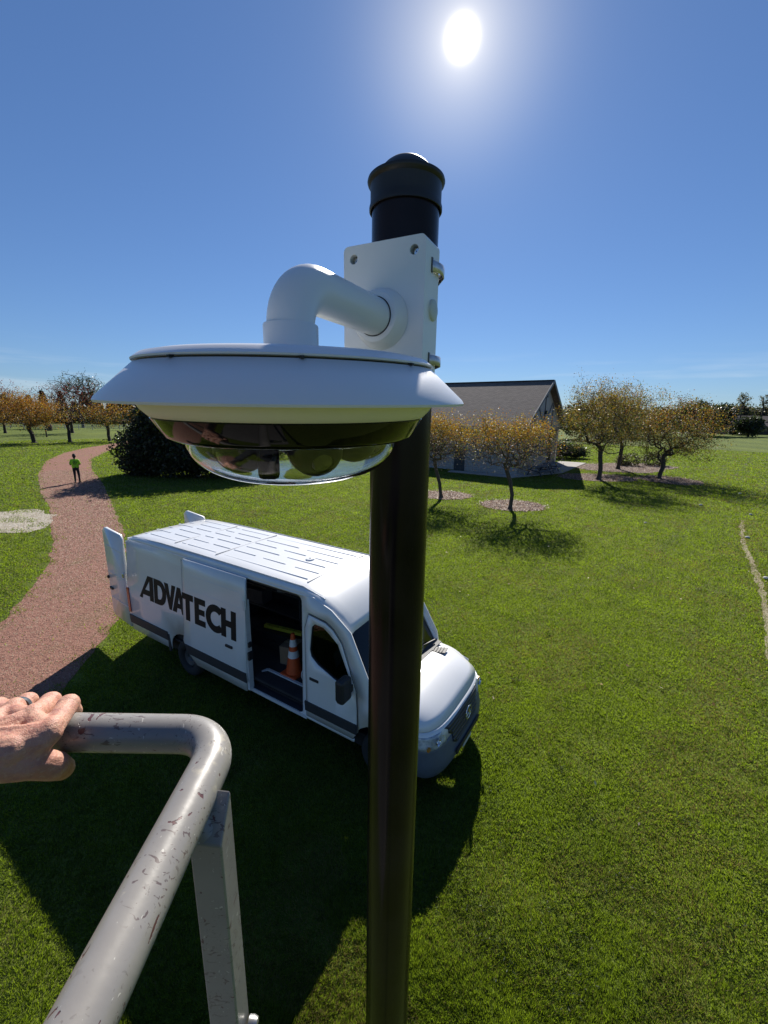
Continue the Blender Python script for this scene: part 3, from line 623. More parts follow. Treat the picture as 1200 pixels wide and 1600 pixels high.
# woodland on the horizon
def woodland(name, label, x0, y0, x1, y1, n, h, ls, mats, pr, seed, conif=False):
    rs = np.random.default_rng(seed); P = []
    for i in range(n):
        t = (i + rs.uniform(-.3, .3)) / n; x = x0 + (x1 - x0) * t; y = y0 + (y1 - y0) * t + rs.normal() * 3; H = h * rs.uniform(.72, 1.18); w = rs.uniform(2.6, 4.6)
        k = 420; d = rs.normal(size=(k, 3)); d /= np.linalg.norm(d, axis=1)[:, None]
        if conif and rs.uniform() < .6:
            zz = rs.uniform(0, 1, k); a = rs.uniform(0, 6.28, k); r = (1 - zz) * 2.2 + .2; P.append(np.c_[x + r * np.cos(a), y + r * np.sin(a), zz * H * 1.15 + .3])
        else:
            r = rs.uniform(.3, 1.05, k); P.append(np.c_[x + d[:, 0] * r * w, y + d[:, 1] * r * 3, H * .5 + d[:, 2] * r * H * .5])
    P = np.concatenate(P); P[:, 2] = np.abs(P[:, 2])
    o = quads_mesh(name, P, ls, mats, np.searchsorted(pr, rs.uniform(size=len(P))), asp=.8)
    return tag(o, label, 'woods', kind='stuff')
woodland('distant_woods', 'dark distant woods behind the fence at the left', -200, 122, -20, 165, 80, 7.6, 1.2, [L_dk, L_dk2, L_md], [.5, .85], 81, True)
woodland('distant_woods', 'distant woods hidden behind the building and the camera', -20, 170, 60, 170, 30, 8, 1.3, farm, [.5, .85], 82)
woodland('distant_woods', 'distant green and tan woods across the field at the right', 40, 165, 230, 175, 60, 8.4, 1.3, farm, [.45, .75], 83)

# ---------------------------------------------------------------- fence, bin, far building, boulders
wht = mat('weathered_white_rail', (.42, .41, .38), .8)
f = thing('rail_fence', 'long pale rail fence across the far left lawn behind the trees', 'fence', (-110, 100, 0))
for i in range(30):
    MB().box((i * 3.2, 0, .6), (.12, .12, 1.25)).build('post', wht, f)
for z in (.45, .8, 1.15):
    MB().box((46.4, -.08, z), (92.8, .04, .12)).build('rail', wht, f)
b = thing('litter_bin', 'small black bin standing by the pale fence at the far left', 'bin', (-73.4, 93.5, 0))
MB().lathe([(.02, 0), (.5, 0), (.56, 1.1), (.5, 1.25), (.02, 1.3)], seg=14).build('drum', mat('black_bin', (.02, .02, .022), .5), b, smooth=True)
MB().lathe([(.3, 1.3), (.34, 1.62), (.02, 1.75)], seg=14).build('lid', MATS['black_bin'], b, smooth=True)
fb = thing('long_building', 'long low brown-roofed building with a pale end wall at the far right', 'building', (106, 134, 0), R(4))
brf = mat('brown_far_roof', (.07, .05, .045), .9, col2=(.05, .037, .034), scale=2)
MB().box((24, 6, 1.3), (47, 11, 2.6)).build('wall', mat('far_wall', (.14, .11, .1), .9), fb)
m = MB(); m.add([(-.4, -1, 2.4), (48.5, -1, 2.4), (48.5, 6, 5.6), (-.4, 6, 5.6), (48.5, 13, 2.4), (-.4, 13, 2.4)], [(0, 1, 2, 3), (3, 2, 4, 5)]); m.build('roof', brf, fb, solid=.2)
m = MB(); m.add([(.45, .5, 2.6), (.45, 11.5, 2.6), (.45, 6, 5.2)], [(0, 1, 2)]); m.build('gable', mat('pale_gable', (.6, .57, .52), .8), fb, solid=.1)
for k in range(9): MB().box((4 + 5 * k, .46, 1.5), (1.6, .06, 1.2)).build('window', mat('far_glass', (.03, .035, .04), .2), fb)
pr_ = plate([(85, 137), (160, 143), (160, 147), (85, 140.5)], f=lambda x, y: (x, y, .02)).build('far_road', mat('pale_asphalt', (.4, .36, .31), .9, col2=(.3, .27, .24), scale=.5)); struct(pr_)
bw = mat('white_stone', (.6, .57, .53), .8, col2=(.42, .4, .36), scale=14, bump=.01)
def stone(x, y, r, label):
    rs = np.random.default_rng(int(abs(x * 31 + y * 7)))
    m = MB(); m.lathe([(.05 * r, -.3 * r), (.8 * r, -.1 * r), (r, .3 * r), (.75 * r, .72 * r), (.05 * r, .9 * r)], seg=9)
    m.v = [(v[0] * 1.25 + rs.normal() * r * .08, v[1] + rs.normal() * r * .08, v[2]) for v in m.v]
    o = m.build('stone', bw, smooth=True, angle=70, loc=(x, y, .02)); tag(o, label, 'stone', 'small pale stones lying on the grass')
stone(12.16, 12.56, .075, 'largest pale stone, at the right frame edge beside the worn track')
stone(15.46, 17.21, .08, 'grey stone just right of the top of the worn track')
stone(19.3, 21.6, .07, 'small pale stone in the shadow of the tree clump')
stone(18.32, 23.86, .08, 'white stone on the sunlit grass before the tree clump shadow')
stone(23.85, 27.85, .08, 'tiny white stone farthest out on the field')
stone(12.5, 19.5, .06, 'pale stone nearest the building shadow edge')
stone(5.9, 4.6, .035, 'small pale stone low in the right foreground grass')

# ---------------------------------------------------------------- gabled building
TH = 2.54; u = Vector((math.cos(TH), math.sin(TH))); v = Vector((u.y, -u.x))
if v.y < 0: v = -v
A0 = Vector((11.03, 34.96)); BW, ZE, ZR, OV, BL = 13.32, 3.87, 7.99, .65, 22.
bl = thing('gabled_building', 'grey gabled building with a shingled roof behind the small trees', 'building', (A0.x, A0.y, 0), TH)
sv = 1 if (v - Vector((-u.y, u.x))).length < .1 else -1   # local +y is (-u.y,u.x)
def L3(a, b_, z): return (a, sv * b_, z)
wallm = mat('pale_block_wall', (.36, .36, .35), .9, col2=(.29, .29, .285), scale=1.5, bump=.006, bscale=20)
def brickmat(name, c1, c2, mortar, sc, bw_, rh, ms, bump):
    m_ = bpy.data.materials.new(name); m_.use_nodes = True; t = m_.node_tree; bb = t.nodes['Principled BSDF']; bb.inputs['Roughness'].default_value = .95
    co = t.nodes.new('ShaderNodeTexCoord'); br = t.nodes.new('ShaderNodeTexBrick'); br.inputs['Scale'].default_value = sc
    br.inputs['Color1'].default_value = (*c1, 1); br.inputs['Color2'].default_value = (*c2, 1); br.inputs['Mortar'].default_value = (*mortar, 1)
    br.inputs['Brick Width'].default_value = bw_; br.inputs['Row Height'].default_value = rh; br.inputs['Mortar Size'].default_value = ms
    t.links.new(co.outputs['UV'], br.inputs['Vector']); t.links.new(br.outputs['Color'], bb.inputs['Base Color'])
    nn = t.nodes.new('ShaderNodeTexNoise'); nn.inputs['Scale'].default_value = 30; t.links.new(co.outputs['UV'], nn.inputs['Vector'])
    mm = t.nodes.new('ShaderNodeMix'); mm.data_type = 'RGBA'; mm.blend_type = 'MULTIPLY'; mm.inputs['Factor'].default_value = .6
    t.links.new(br.outputs['Color'], mm.inputs['A']); t.links.new(nn.outputs[0], mm.inputs['B'])
    gn = t.nodes.new('ShaderNodeMapRange'); gn.inputs[1].default_value = .3; gn.inputs[2].default_value = .7; gn.inputs[3].default_value = .5; gn.inputs[4].default_value = 1.3
    t.links.new(nn.outputs[0], gn.inputs[0]); t.links.new(gn.outputs[0], mm.inputs['B']); t.links.new(mm.outputs['Result'], bb.inputs['Base Color'])
    bp = t.nodes.new('ShaderNodeBump'); bp.inputs['Distance'].default_value = bump; bp.invert = True
    t.links.new(br.outputs['Fac'], bp.inputs['Height']); t.links.new(bp.outputs[0], bb.inputs['Normal']); return m_
def uvq(o, uv):
    l = o.data.uv_layers.new(name='UVMap')
    for i, q in enumerate(uv): l.data[i].uv = q
shing = brickmat('asphalt_shingles', (.22, .18, .155), (.14, .115, .10), (.055, .045, .04), 1, .34, .15, .012, .015)
blockm = brickmat('block_courses', (.37, .365, .35), (.33, .325, .315), (.22, .215, .21), 1, .4, .2, .012, .008)
def roofpt(b_, dz=0):  # z on roof line
    k = (ZR - ZE) / (BW / 2 + .6); return ZE + k * ((b_ + .6) if b_ < BW / 2 else (BW + .6 - b_)) + dz
def quad(name, pts, m_, sol=0, uvs=None, par=bl):
    o = MB().add(pts, [(0, 1, 2, 3)]).build(name, m_, par, solid=sol)
    if uvs: uvq(o, uvs)
    return o
sl = math.hypot(BW / 2 + .6, ZR - ZE)
quad('roof', [L3(-OV, -.6, ZE), L3(BL, -.6, ZE), L3(BL, BW / 2, ZR), L3(-OV, BW / 2, ZR)], shing, .12, [(0, 0), (BL + OV, 0), (BL + OV, sl), (0, sl)])
quad('roof', [L3(-OV, BW + .6, ZE), L3(BL, BW + .6, ZE), L3(BL, BW / 2, ZR), L3(-OV, BW / 2, ZR)], shing, .12, [(0, 0), (BL + OV, 0), (BL + OV, sl), (0, sl)])
MB().bar(L3(-OV, BW / 2, ZR + .07), L3(BL, BW / 2, ZR + .07), .35, .08).build('ridge_cap', mat('ridge_dark', (.05, .042, .038), .9), bl)
quad('wall', [L3(0, 0, 0), L3(BL - .5, 0, 0), L3(BL - .5, 0, 3.95), L3(0, 0, 3.95)], blockm, .2, [(0, 0), (BL, 0), (BL, 3.95), (0, 3.95)])
quad('wall', [L3(0, BW, 0), L3(BL - .5, BW, 0), L3(BL - .5, BW, 3.95), L3(0, BW, 3.95)], blockm, .2, [(0, 0), (BL, 0), (BL, 3.95), (0, 3.95)])
quad('wall', [L3(BL - .5, .12, 0), L3(BL - .5, BW - .12, 0), L3(BL - .5, BW - .12, 3.95), L3(BL - .5, .12, 3.95)], blockm, .2, [(0, 0), (BW, 0), (BW, 3.95), (0, 3.95)])
# end wall under the gable: solid near part, open porch bay at the far corner
quad('wall', [L3(.02, .12, 0), L3(.02, BW * .66, 0), L3(.02, BW * .66, 3.5), L3(.02, .12, 3.5)], blockm, .2, [(0, 0), (BW * .66, 0), (BW * .66, 3.5), (0, 3.5)])
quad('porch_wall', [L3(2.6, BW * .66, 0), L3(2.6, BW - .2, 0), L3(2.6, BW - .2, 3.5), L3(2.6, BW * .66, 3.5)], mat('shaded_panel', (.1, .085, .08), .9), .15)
MB().bar(L3(.02, .12, 3.62), L3(.02, BW, 3.62), .3, .24).build('beam', mat('grey_trim', (.22, .215, .21), .8), bl)
m = MB(); m.add([L3(-.02, -.0, 3.74), L3(-.02, BW, 3.74), L3(-.02, BW, roofpt(BW, -.1)), L3(-.02, BW / 2, ZR - .12), L3(-.02, 0, roofpt(0, -.1))], [(0, 1, 2, 3, 4)])
m.build('gable_panel', mat('gable_board', (.50, .505, .49), .85, col2=(.44, .445, .43), scale=2), bl, solid=.08)
trim = mat('gable_trim', (.19, .195, .20), .8)
gx = -.10
MB().bar(L3(gx, BW / 2, 3.8), L3(gx, BW / 2, ZR - .3), .14, .05, up=(1, 0, 0)).build('gable_board', trim, bl)
for sgn in (-1, 1):
    MB().bar(L3(gx, BW / 2 + sgn * .1, 4.0), L3(gx, BW / 2 + sgn * 2.7, roofpt(BW / 2 + 2.7) - .35), .14, .05, up=(1, 0, 0)).build('gable_board', trim, bl)
    MB().bar(L3(gx, BW / 2 + sgn * 3.0, 3.8), L3(gx, BW / 2 + sgn * 3.0, roofpt(BW / 2 + 3.0) - .3), .12, .05, up=(1, 0, 0)).build('gable_board', trim, bl)
    MB().bar(L3(-OV - .02, BW / 2 + sgn * (BW / 2 + .6), ZE - .02), L3(-OV - .02, BW / 2, ZR - .02), .05, .26, up=(0, 0, 1)).build('rake_board', mat('rake_grey', (.26, .27, .27), .8), bl)
MB().box(L3(-.16, BW / 2, 6.7), (.12, .3, .3)).build('wall_lamp', mat('dark_lamp', (.03, .03, .032), .5), bl)
MB().box(L3(-.16, BW / 2 + .1, 5.2), (.22, .42, .34)).build('wall_lamp', MATS['dark_lamp'], bl)
for yy in (-.62, BW + .62):
    MB().bar(L3(-OV, yy, ZE - .08), L3(BL, yy, ZE - .08), .12, .14).build('gutter', mat('gutter_pale', (.5, .5, .48), .6), bl)
quad('soffit', [L3(-OV, -.58, ZE - .1), L3(BL, -.58, ZE - .1), L3(BL, 0, ZE - .05), L3(-OV, 0, ZE - .05)], MATS['grey_trim'], .03)
MB().box(L3(.25, BW - .25, 1.75), (.5, .5, 3.5)).build('column', mat('pale_column', (.55, .5, .44), .9), bl)
MB().box(L3(.3, .25, 1.0), (.66, .66, 2.0)).build('column', MATS['pale_block_wall'], bl)
dk = mat('dark_door', (.035, .038, .045), .5)
MB().box(L3(5.2, -.12, 1.05), (1.0, .06, 2.1)).build('door', dk, bl)
for a_ in (8.0, 11.5, 15.0):
    w = MB().box(L3(a_, -.12, 2.0), (1.6, .05, 1.0)).build('window', mat('building_window', (.03, .035, .045), .15), bl)
    MB().box(L3(a_, -.14, 1.46), (1.8, .12, .08)).build('sill', MATS['grey_trim'], w)
patio = plate([(10.2, 33.4), (5.5, 36.5), (5.9, 37.2), (11.0, 35.1), (19.2, 46.2), (21.4, 44.8), (15.6, 36.8)], f=lambda x, y: (x, y, .05)).build('patio', mat('patio_concrete', (.36, .33, .3), .9, col2=(.28, .26, .24), scale=1.2), solid=.07)
struct(patio)
def table(x, y, rz, label, L=2.4):
    t = thing('picnic_table', label, 'table', (x, y, .085), rz); mm = mat('bench_boards', (.09, .10, .115), .8); lg = mat('bench_legs', (.035, .04, .05), .7)
    for k in range(4): MB().box((0, -.27 + .18 * k, .76), (L, .165, .045)).build('tabletop_board', mm, t)
    for s in (-1, 1):
        for k in range(1): MB().box((0, s * .68, .45), (L, .26, .045)).build('seat', mm, t)
        for e in (-1, 1): MB().bar((e * L * .36, s * .25, .73), (e * L * .36, s * .62, 0), .08, .06).build('leg', lg, t)
    for e in (-1, 1): MB().box((e * L * .36, 0, .40), (.06, 1.5, .08)).build('cross_rail', lg, t)
table(12.9, 34.9, TH + 1.57 - .25, 'dark picnic table on the patio in the building shade, nearest the lone tree')
table(14.6, 37.3, TH + 1.57, 'dark picnic table farther along the patio toward the gable corner')

# ---------------------------------------------------------------- van
V0 = (1.25, 5.18); HD = R(-32.0)
van = thing('delivery_van', 'white high-roof panel van with side and rear doors open, parked on the lawn', 'van', (V0[0], V0[1], 0), HD)
paint = mat('white_van_paint', (.73, .735, .735), .3, coat=.5, col2=(.68, .685, .68), scale=1.2, noise_rough=.12)
jamb = mat('white_jamb_paint', (.62, .63, .64), .45)
black = mat('black_plastic', (.018, .019, .022), .55, bump=.001, bscale=400)
trimm = mat('charcoal_rubbing_strip', (.035, .037, .042), .6)
navy = mat('dark_bumper_plastic', (.10, .12, .15), .5)
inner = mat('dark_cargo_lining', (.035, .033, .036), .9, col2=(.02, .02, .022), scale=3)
vglass = glassmat('tinted_glass', (.085, .08, .08)); wglass = glassmat('windscreen_glass', (.18, .21, .22))
rubber = mat('tyre_rubber', (.02, .02, .02), .85); chrome = mat('bright_chrome', (.75, .76, .78), .15, metal=1)
steel = mat('wheel_steel', (.10, .105, .11), .5, metal=.5); redl = mat('red_lens', (.35, .01, .012), .15, coat=1)
def X(s_): return -s_
def Y(z):
    if z < .7: return .955 + .03 * (z - .35) / .35
    if z < 1.3: return .985
    return .985 - .07 * (min(z, 2.5) - 1.3) / 1.12
def side(sg, off=0.): return lambda s_, z: (X(s_), sg * (Y(z) + off), z)
def steps(s0, s1, zs=(.7, 1.3, 1.6, 1.9, 2.2)):
    return [(s0 + (s1 - s0) * i / 12, z) for i in range(13) for z in zs]
ZT = 2.42
def arch(c, r, z0, n=12): return [(c + r * math.cos(math.pi * k / n), z0 + .12 + (r - .02) * math.sin(math.pi * k / n) - .1) for k in range(n + 1)]
# side shells with wheel arches and the door opening
def shell(sg):
    z0 = .40
    ar = arch(5.22, .47, z0); af = arch(.86, .45, z0)
    outer = [(7.08, .42), (7.10, .8), (7.08, 1.6), (7.02, 2.3), (6.95, ZT), (2.05, ZT), (1.72, 2.31), (1.38, 2.08), (.98, 1.35), (.95, 1.17), (.40, 1.02), (.40, z0 + .02)]
    outer += [p for p in reversed(af) if p[0] > .40] + ar[::-1]
    # (front arch from small s to large s, then rear arch)
    holes = []
    if sg < 0: holes = [rrect(2.26, .46, 3.48, 2.39, .10)]
    fd = [(1.30, .47), (1.22, .62), (1.22, 1.02), (1.24, 1.30), (1.50, 1.90), (1.66, 2.06), (1.80, 2.13), (2.13, 2.17), (2.20, 1.95), (2.20, .47)]
    m_ = plate(outer, holes + [fd], side(sg), steps(.4, 7.08))
    return m_
for sg in (-1, 1): shell(sg).build('side_panel', paint, van, smooth=True, angle=30, solid=.02)
# roof loft
def roofz(s_):
    pts_ = [(1.42, 2.06), (1.6, 2.25), (1.8, 2.385), (2.0, 2.46), (2.3, 2.515), (4.5, 2.53), (6.6, 2.52), (6.95, 2.475), (7.08, 2.38)]
    for (a, b_), (c, d) in zip(pts_, pts_[1:]):
        if s_ <= c: return b_ + (d - b_) * max(0, (s_ - a)) / (c - a)
    return pts_[-1][1]
rows = []
for s_ in [1.42, 1.5, 1.6, 1.75, 1.9, 2.0, 2.15, 2.3, 3.2, 4.1, 5, 5.9, 6.6, 6.8, 6.95, 7.03, 7.08]:
    zt = roofz(s_); row = []
    side_z = min(ZT - .005, zt - .075); ys = Y(side_z) + .004; ysc = ys if s_ > 1.8 else ys - .06 * (1.8 - s_) / .38
    for k in range(-8, 9):
        t = k / 8.; a = abs(t)
        if a > .72: q = (a - .72) / .28; yy = .78 + (ysc - .78) * math.sin(q * math.pi / 2); zz = zt - .02 - (zt - .02 - side_z) * (1 - math.cos(q * math.pi / 2))
        else: yy = .78 * a / .72; zz = zt - .02 * (a / .72) ** 2
        row.append((X(s_), math.copysign(yy, t), zz))
    rows.append(row)
MB().grid(rows).build('roof', paint, van, smooth=True, angle=40, solid=.012)
for sg in (-1, 1):
    MB().tube([(X(s_), sg * .845, roofz(s_) - .02 + .002) for s_ in (1.9, 2.3, 3.5, 4.7, 5.9, 6.9)], .012, 8).build('drip_rail', jamb, van, smooth=True)
# roof ribs: rows of raised swages
rib_me = MB().box((0, 0, 0), (1, .028, .016)); ribm = None
for (s0, s1, segs) in ((2.42, 4.40, None), (4.52, 5.60, None), (5.72, 6.86, None)):
    for k, yy in enumerate((-.62, -.37, -.12, .12, .37, .62)):
        L = s1 - s0
        cuts = [(0, 1)] if (k in (0, 5)) else ([(0, .42), (.55, .98)] if k % 2 else [(.02, .62), (.74, .97)])
        if L > 1.8 and k not in (0, 5): cuts = [(0, .25), (.36, .62), (.72, 1)] if k % 2 else [(.04, .46), (.56, .98)]
        if k in (0, 5) and L > 1.8: cuts = [(0, .97)]
        if k in (0, 5) and L < 1.8: cuts = [(.05, .8), (.86, .97)]
        for a, b_ in cuts:
            o = MB().box((0, 0, 0), ((b_ - a) * L, .024, .016)).build('roof_rib', paint, van, bevel=.003) if ribm is None or 1 else None
            sm_ = s0 + L * (a + b_) / 2; o.location = (X(sm_), yy, roofz(sm_) - .02 * (abs(yy) / .7) ** 2 + .008)
for s_ in (2.34, 4.46, 5.66): MB().box((X(s_), 0, roofz(s_) - .008), (.022, 1.42, .026)).build('roof_seam', mat('seam_shadow_grey', (.45, .46, .47), .6), van)
MB().lathe([(.02, .03), (.07, .028), (.085, .0)], (X(2.95), .02, roofz(3) - .002), 20).build('roof_vent', paint, van, smooth=True)
# nose
def nose_row(z, s0, w, sE=.42, wE=.97, n=18):
    r = []
    for i in range(-n, n + 1):
        t = i / n; a = abs(t) * math.pi / 2
        if abs(t) < .88:
            q = abs(t) / .88; yy = w * math.sin(q * math.pi / 2) ** 1.0; ss = s0 + (.30) * (1 - math.cos(q * math.pi / 2)) ** 1.6
        else:
            q = (abs(t) - .88) / .12; yy = w + (wE - w) * q; ss = s0 + .30 + (sE - s0 - .30) * q
        r.append((X(ss), math.copysign(yy, t), z))
    return r
lower = [nose_row(.26, .12, .84, wE=.93), nose_row(.30, .06, .88, wE=.95), nose_row(.42, .01, .90, wE=.955), nose_row(.52, .01, .91, wE=.96), nose_row(.60, .03, .915, wE=.965), nose_row(.70, .05, .918, wE=.968), nose_row(.765, .062, .92, wE=.97)]
MB().grid(lower).build('front_bumper', navy, van, smooth=True, angle=50, solid=.012)
upper = [nose_row(.768, .064, .92, wE=.97), nose_row(.9, .085, .925, wE=.97), nose_row(.99, .12, .92, wE=.965)]
MB().grid(upper).build('front_panel', paint, van, smooth=True, angle=50, solid=.01)
hood = []
top = nose_row(.99, .12, .92, wE=.965)
for r_ in range(9):
    q = r_ / 8; row = []
    for i, p in enumerate(top):
        t = (i - 18) / 18; yb = .90 * math.sin(abs(t) * math.pi / 2) if abs(t) < .95 else .93
        xb = X(.98 + .0 * t); yy = math.copysign(abs(p[1]) * (1 - q) + (abs(t) * .95) * q, t) if q > 0 else p[1]
        zb = 1.245 - .08 * t * t
        z = p[2] + (zb - p[2]) * (1 - (1 - q) ** 3.2) + .02 * math.sin(q * math.pi) * (1 - t * t)
        row.append((p[0] * (1 - q) + xb * q, yy, z + .004))
    hood.append(row)
MB().grid(hood).build('hood', paint, van, smooth=True, angle=50, solid=.01)
def hoodz(s_, y):
    q = min(1, max(0, (s_ - .2) / .78)); t = y / .95
    return .99 + (.255 - .08 * t * t) * (1 - (1 - q) ** 3.2) + .02 * math.sin(q * math.pi) * (1 - t * t) + .012
for sg in (-1, 1):
    cl = MB().tube([(X(s_), sg * (.50 - .12 * (s_ - .25)), hoodz(s_, .45) + .0) for s_ in (.27, .4, .6, .8, .95)], .008, 6).build('hood_crease', paint, van, smooth=True)
    vt = MB(); vt.box((0, 0, 0), (.27, .17, .012)); vo = vt.build('hood_vent', black, van, bevel=.003); vo.location = (X(.78), sg * .62, hoodz(.78, .62) + .016)
    vo.rotation_euler = (0, -R(9), sg * R(8))
    for k in range(4): MB().box((-.075 + .05 * k, 0, .012), (.012, .14, .014)).build('louvre', black, vo)
# windscreen
ws = []
for k in range(7):
    q = k / 6; row = []
    for i in range(-8, 9):
        t = i / 8; s_ = (.93 + .06 * t * t) * (1 - q) + (1.46 + .05 * t * t) * q; yy = t * (.93 * (1 - q) + .84 * q); z = (1.25 - .06 * t * t) * (1 - q) + (2.06 - .015 * t * t) * q
        row.append((X(s_), yy, z + .03 * math.sin(q * math.pi)))
    ws.append(row)
MB().grid(ws).build('windscreen', wglass, van, smooth=True)
for sg in (-1, 1):
    MB().tube([(X(.99), sg * .945, 1.2), (X(1.23), sg * .92, 1.66), (X(1.50), sg * .875, 2.09)], [.022, .024, .022], 8).build('pillar', paint, van, smooth=True)
MB().grid([[(X(.86), -.9, 1.225), (X(.86), 0, 1.265), (X(.86), .9, 1.225)], [(X(1.0), -.9, 1.25), (X(1.0), 0, 1.28), (X(1.0), .9, 1.25)]]).build('cowl', black, van, solid=.02)
for sg, yy in ((1, .45), (-1, -.25)):
    MB().bar((X(.93), yy + .35, 1.30), (X(1.02), yy - .35, 1.40), .018, .014).build('wiper', black, van)
# grille, star, lamps
g = []
for k in range(7):
    z = .60 + k * .055; g.append([(X(-(p[0])) if 0 else p[0] + .012, p[1], p[2]) for p in nose_row(z, .030 + .012 * k, .92) if abs(p[1]) < .42 + .030 * k])
def resamp(r, n):
    L = [0.]
    for a_, b_ in zip(r, r[1:]): L.append(L[-1] + (Vector(b_) - Vector(a_)).length)
    o = []
    for i in range(n):
        d_ = L[-1] * i / (n - 1); j = max(k for k in range(len(L)) if L[k] <= d_ + 1e-9); j = min(j, len(r) - 2); t_ = (d_ - L[j]) / (L[j + 1] - L[j] + 1e-12)
        o.append(tuple(Vector(r[j]).lerp(Vector(r[j + 1]), t_)))
    return o
g = [resamp(r, 21) for r in g]
MB().grid(g).build('grille', mat('grille_dark', (.022, .024, .03), .35), van, smooth=True, solid=.01)
for k in range(6):
    z = .63 + k * .055; pp = [(p[0] + .016, p[1] * 1.0, p[2]) for p in nose_row(z, .036 + .012 * k, .92) if abs(p[1]) < .42 + .028 * k]
    MB().tube(pp, .012, 6).build('grille_slat', mat('grille_slat_grey', (.06, .065, .075), .4), van, smooth=True)
star = thing('x', '', ''); bpy.data.objects.remove(star)
em = MB(); ring = [(X(.01) + .005, .095 * math.cos(a * math.pi / 16), .84 + .095 * math.sin(a * math.pi / 16)) for a in range(33)]
em.tube(ring, .008, 8, cap=False)
for a in (90, 210, 330):
    em.tube([(X(.0), 0, .84), (X(.01) + .005, .09 * math.cos(R(a)), .84 + .09 * math.sin(R(a)))], [.02, .004], 6)
em.build('star_emblem', chrome, van, smooth=True)
for sg in (-1, 1):
    hl = []
    for z in (.745, .79, .84, .89, .93):
        hl.append([(p[0] + .012, p[1], p[2]) for p in nose_row(z, .062 + .009 * (z - .745) / .05, .925) if .56 + .05 * (z - .745) / .17 < sg * p[1] < .9295])
    hl = [resamp(r, 12) for r in hl]
    h_ = MB().grid(hl).build('headlight', mat('headlamp_lens', (.62, .66, .68), .12, coat=1, col2=(.3, .33, .36), scale=14), van, smooth=True, solid=.012)
    MB().lathe([(.012, .0), (.05, .004), (.055, .02)], (X(.20) + .075, sg * .76, .845), 16, M=Matrix.Rotation(R(90), 3, 'Y')).build('lamp_bowl', chrome, h_, smooth=True)
    MB().box((X(.235) + .05, sg * .90, .80), (.03, .05, .04)).build('indicator', mat('amber_lens', (.5, .2, .03), .2), h_)
    MB().box((X(.16) + .03, sg * .70, .40), (.02, .16, .05)).build('bumper_slot', black, van)
MB().bar((X(-.012), -.42, .50), (X(-.012), .42, .50), .02, .07).build('lower_intake', black, van)
MB().box((X(.0), .0, .42), (.012, .30, .12)).build('number_plate', mat('plate_grey', (.5, .5, .48), .5), van)
# doors
seamd = mat('seam_dark', (.05, .052, .055), .8)
def fdoor(sg):
    fd = [(1.315, .485), (1.235, .62), (1.235, 1.015), (1.255, 1.30), (1.512, 1.89), (1.67, 2.045), (1.805, 2.112), (2.125, 2.155), (2.185, 1.94), (2.185, .485)]
    win = [(1.31, 1.33), (1.34, 1.29), (1.55, 1.29), (1.93, 1.43), (2.06, 1.52), (2.09, 1.62), (2.06, 1.98), (2.0, 2.04), (1.84, 2.03), (1.72, 1.96), (1.58, 1.86)]
    d = plate(fd, [win], side(sg, .006), steps(1.2, 2.2)).build('front_door', paint, van, smooth=True, angle=30, solid=.03)
    winB = [(1.32, 1.275), (1.555, 1.275), (1.94, 1.42), (2.07, 1.51), (2.105, 1.62), (2.07, 1.99), (2.0, 2.055), (1.835, 2.045), (1.71, 1.975), (1.565, 1.87), (1.295, 1.33)]
    plate(winB, (), side(sg, -.006), [(1.8, 1.6), (1.7, 1.45)]).build('window', vglass, d)
    gp = [side(sg, .018)(a_, b_) for a_, b_ in fd + fd[:1]]
    MB().tube(gp, .0055, 5, cap=False).build('door_gap', seamd, d)
    MB().tube([side(sg, -.001)(a_, b_) for a_, b_ in win + win[:1]], .011, 6, cap=False).build('window_seal', black, d, smooth=True)
    hd_ = MB().box((X(2.0), sg * 1.003, 1.17), (.17, .03, .045)).build('door_handle', black, d, bevel=.008)
    plate([(1.24, .60), (1.24, .76), (2.185, .76), (2.185, .60)], (), side(sg, .03), ()).build('rubbing_strip', trimm, d, solid=.022)
    return d
fdoor(-1); fdoor(1)
for sg in (-1, 1):
    mr_ = MB(); mr_.box((0, 0, 0), (.13, .22, .34)); mo = mr_.build('wing_mirror', black, van, bevel=.04); mo.location = (X(1.33), sg * 1.17, 1.38)
    MB().box((-.07, 0, .0), (.008, .17, .28)).build('mirror_glass', chrome, mo)
    MB().bar((0, -sg * .19, -.05), (0, -sg * .05, -.08), .06, .09).build('mirror_arm', black, mo)
# cargo strips behind the opening, at the sill and on the rear quarter
for sg in (-1, 1):
    plate([(5.74, .60), (5.74, .78), (7.09, .78), (7.09, .60)], (), side(sg, .02), ()).build('rubbing_strip', trimm, van, solid=.02)
    MB().box((X(5.72), sg * .985, .56), (.06, .03, .36)).build('arch_edge', trimm, van)
    tl = plate(rrect(7.02, .84, 7.10, 1.38, .02), (), side(sg, .012), ()).build('tail_light', redl, van, solid=.03)
    if sg > 0:
        plate([(1.3 + .95, .60), (2.25, .78), (4.7, .78), (4.7, .60)], (), side(sg, .02), ()).build('rubbing_strip', trimm, van, solid=.02)
MB().bar((X(2.2), -.965, .435), (X(4.74), -.965, .435), .03, .06).build('side_sill', jamb, van)
plate([(3.52, .60), (3.52, .78), (4.70, .78), (4.70, .60)], (), side(-1, .008), ()).build('rubbing_strip', trimm, van, solid=.01)
# pressed panel line on the rear quarter
for sg in (-1, 1):
    for pl in ([(6.42, 1.42), (6.40, 1.6), (6.33, 2.03), (6.2, 2.10), (5.35, 2.10)], [(7.0, 2.26), (5.15, 2.26)], [(6.95, 1.12), (5.5, 1.02)]):
        MB().tube([side(sg, .001)(a, b_) for a, b_ in pl], .006, 6).build('pressed_line', paint, van, smooth=True)
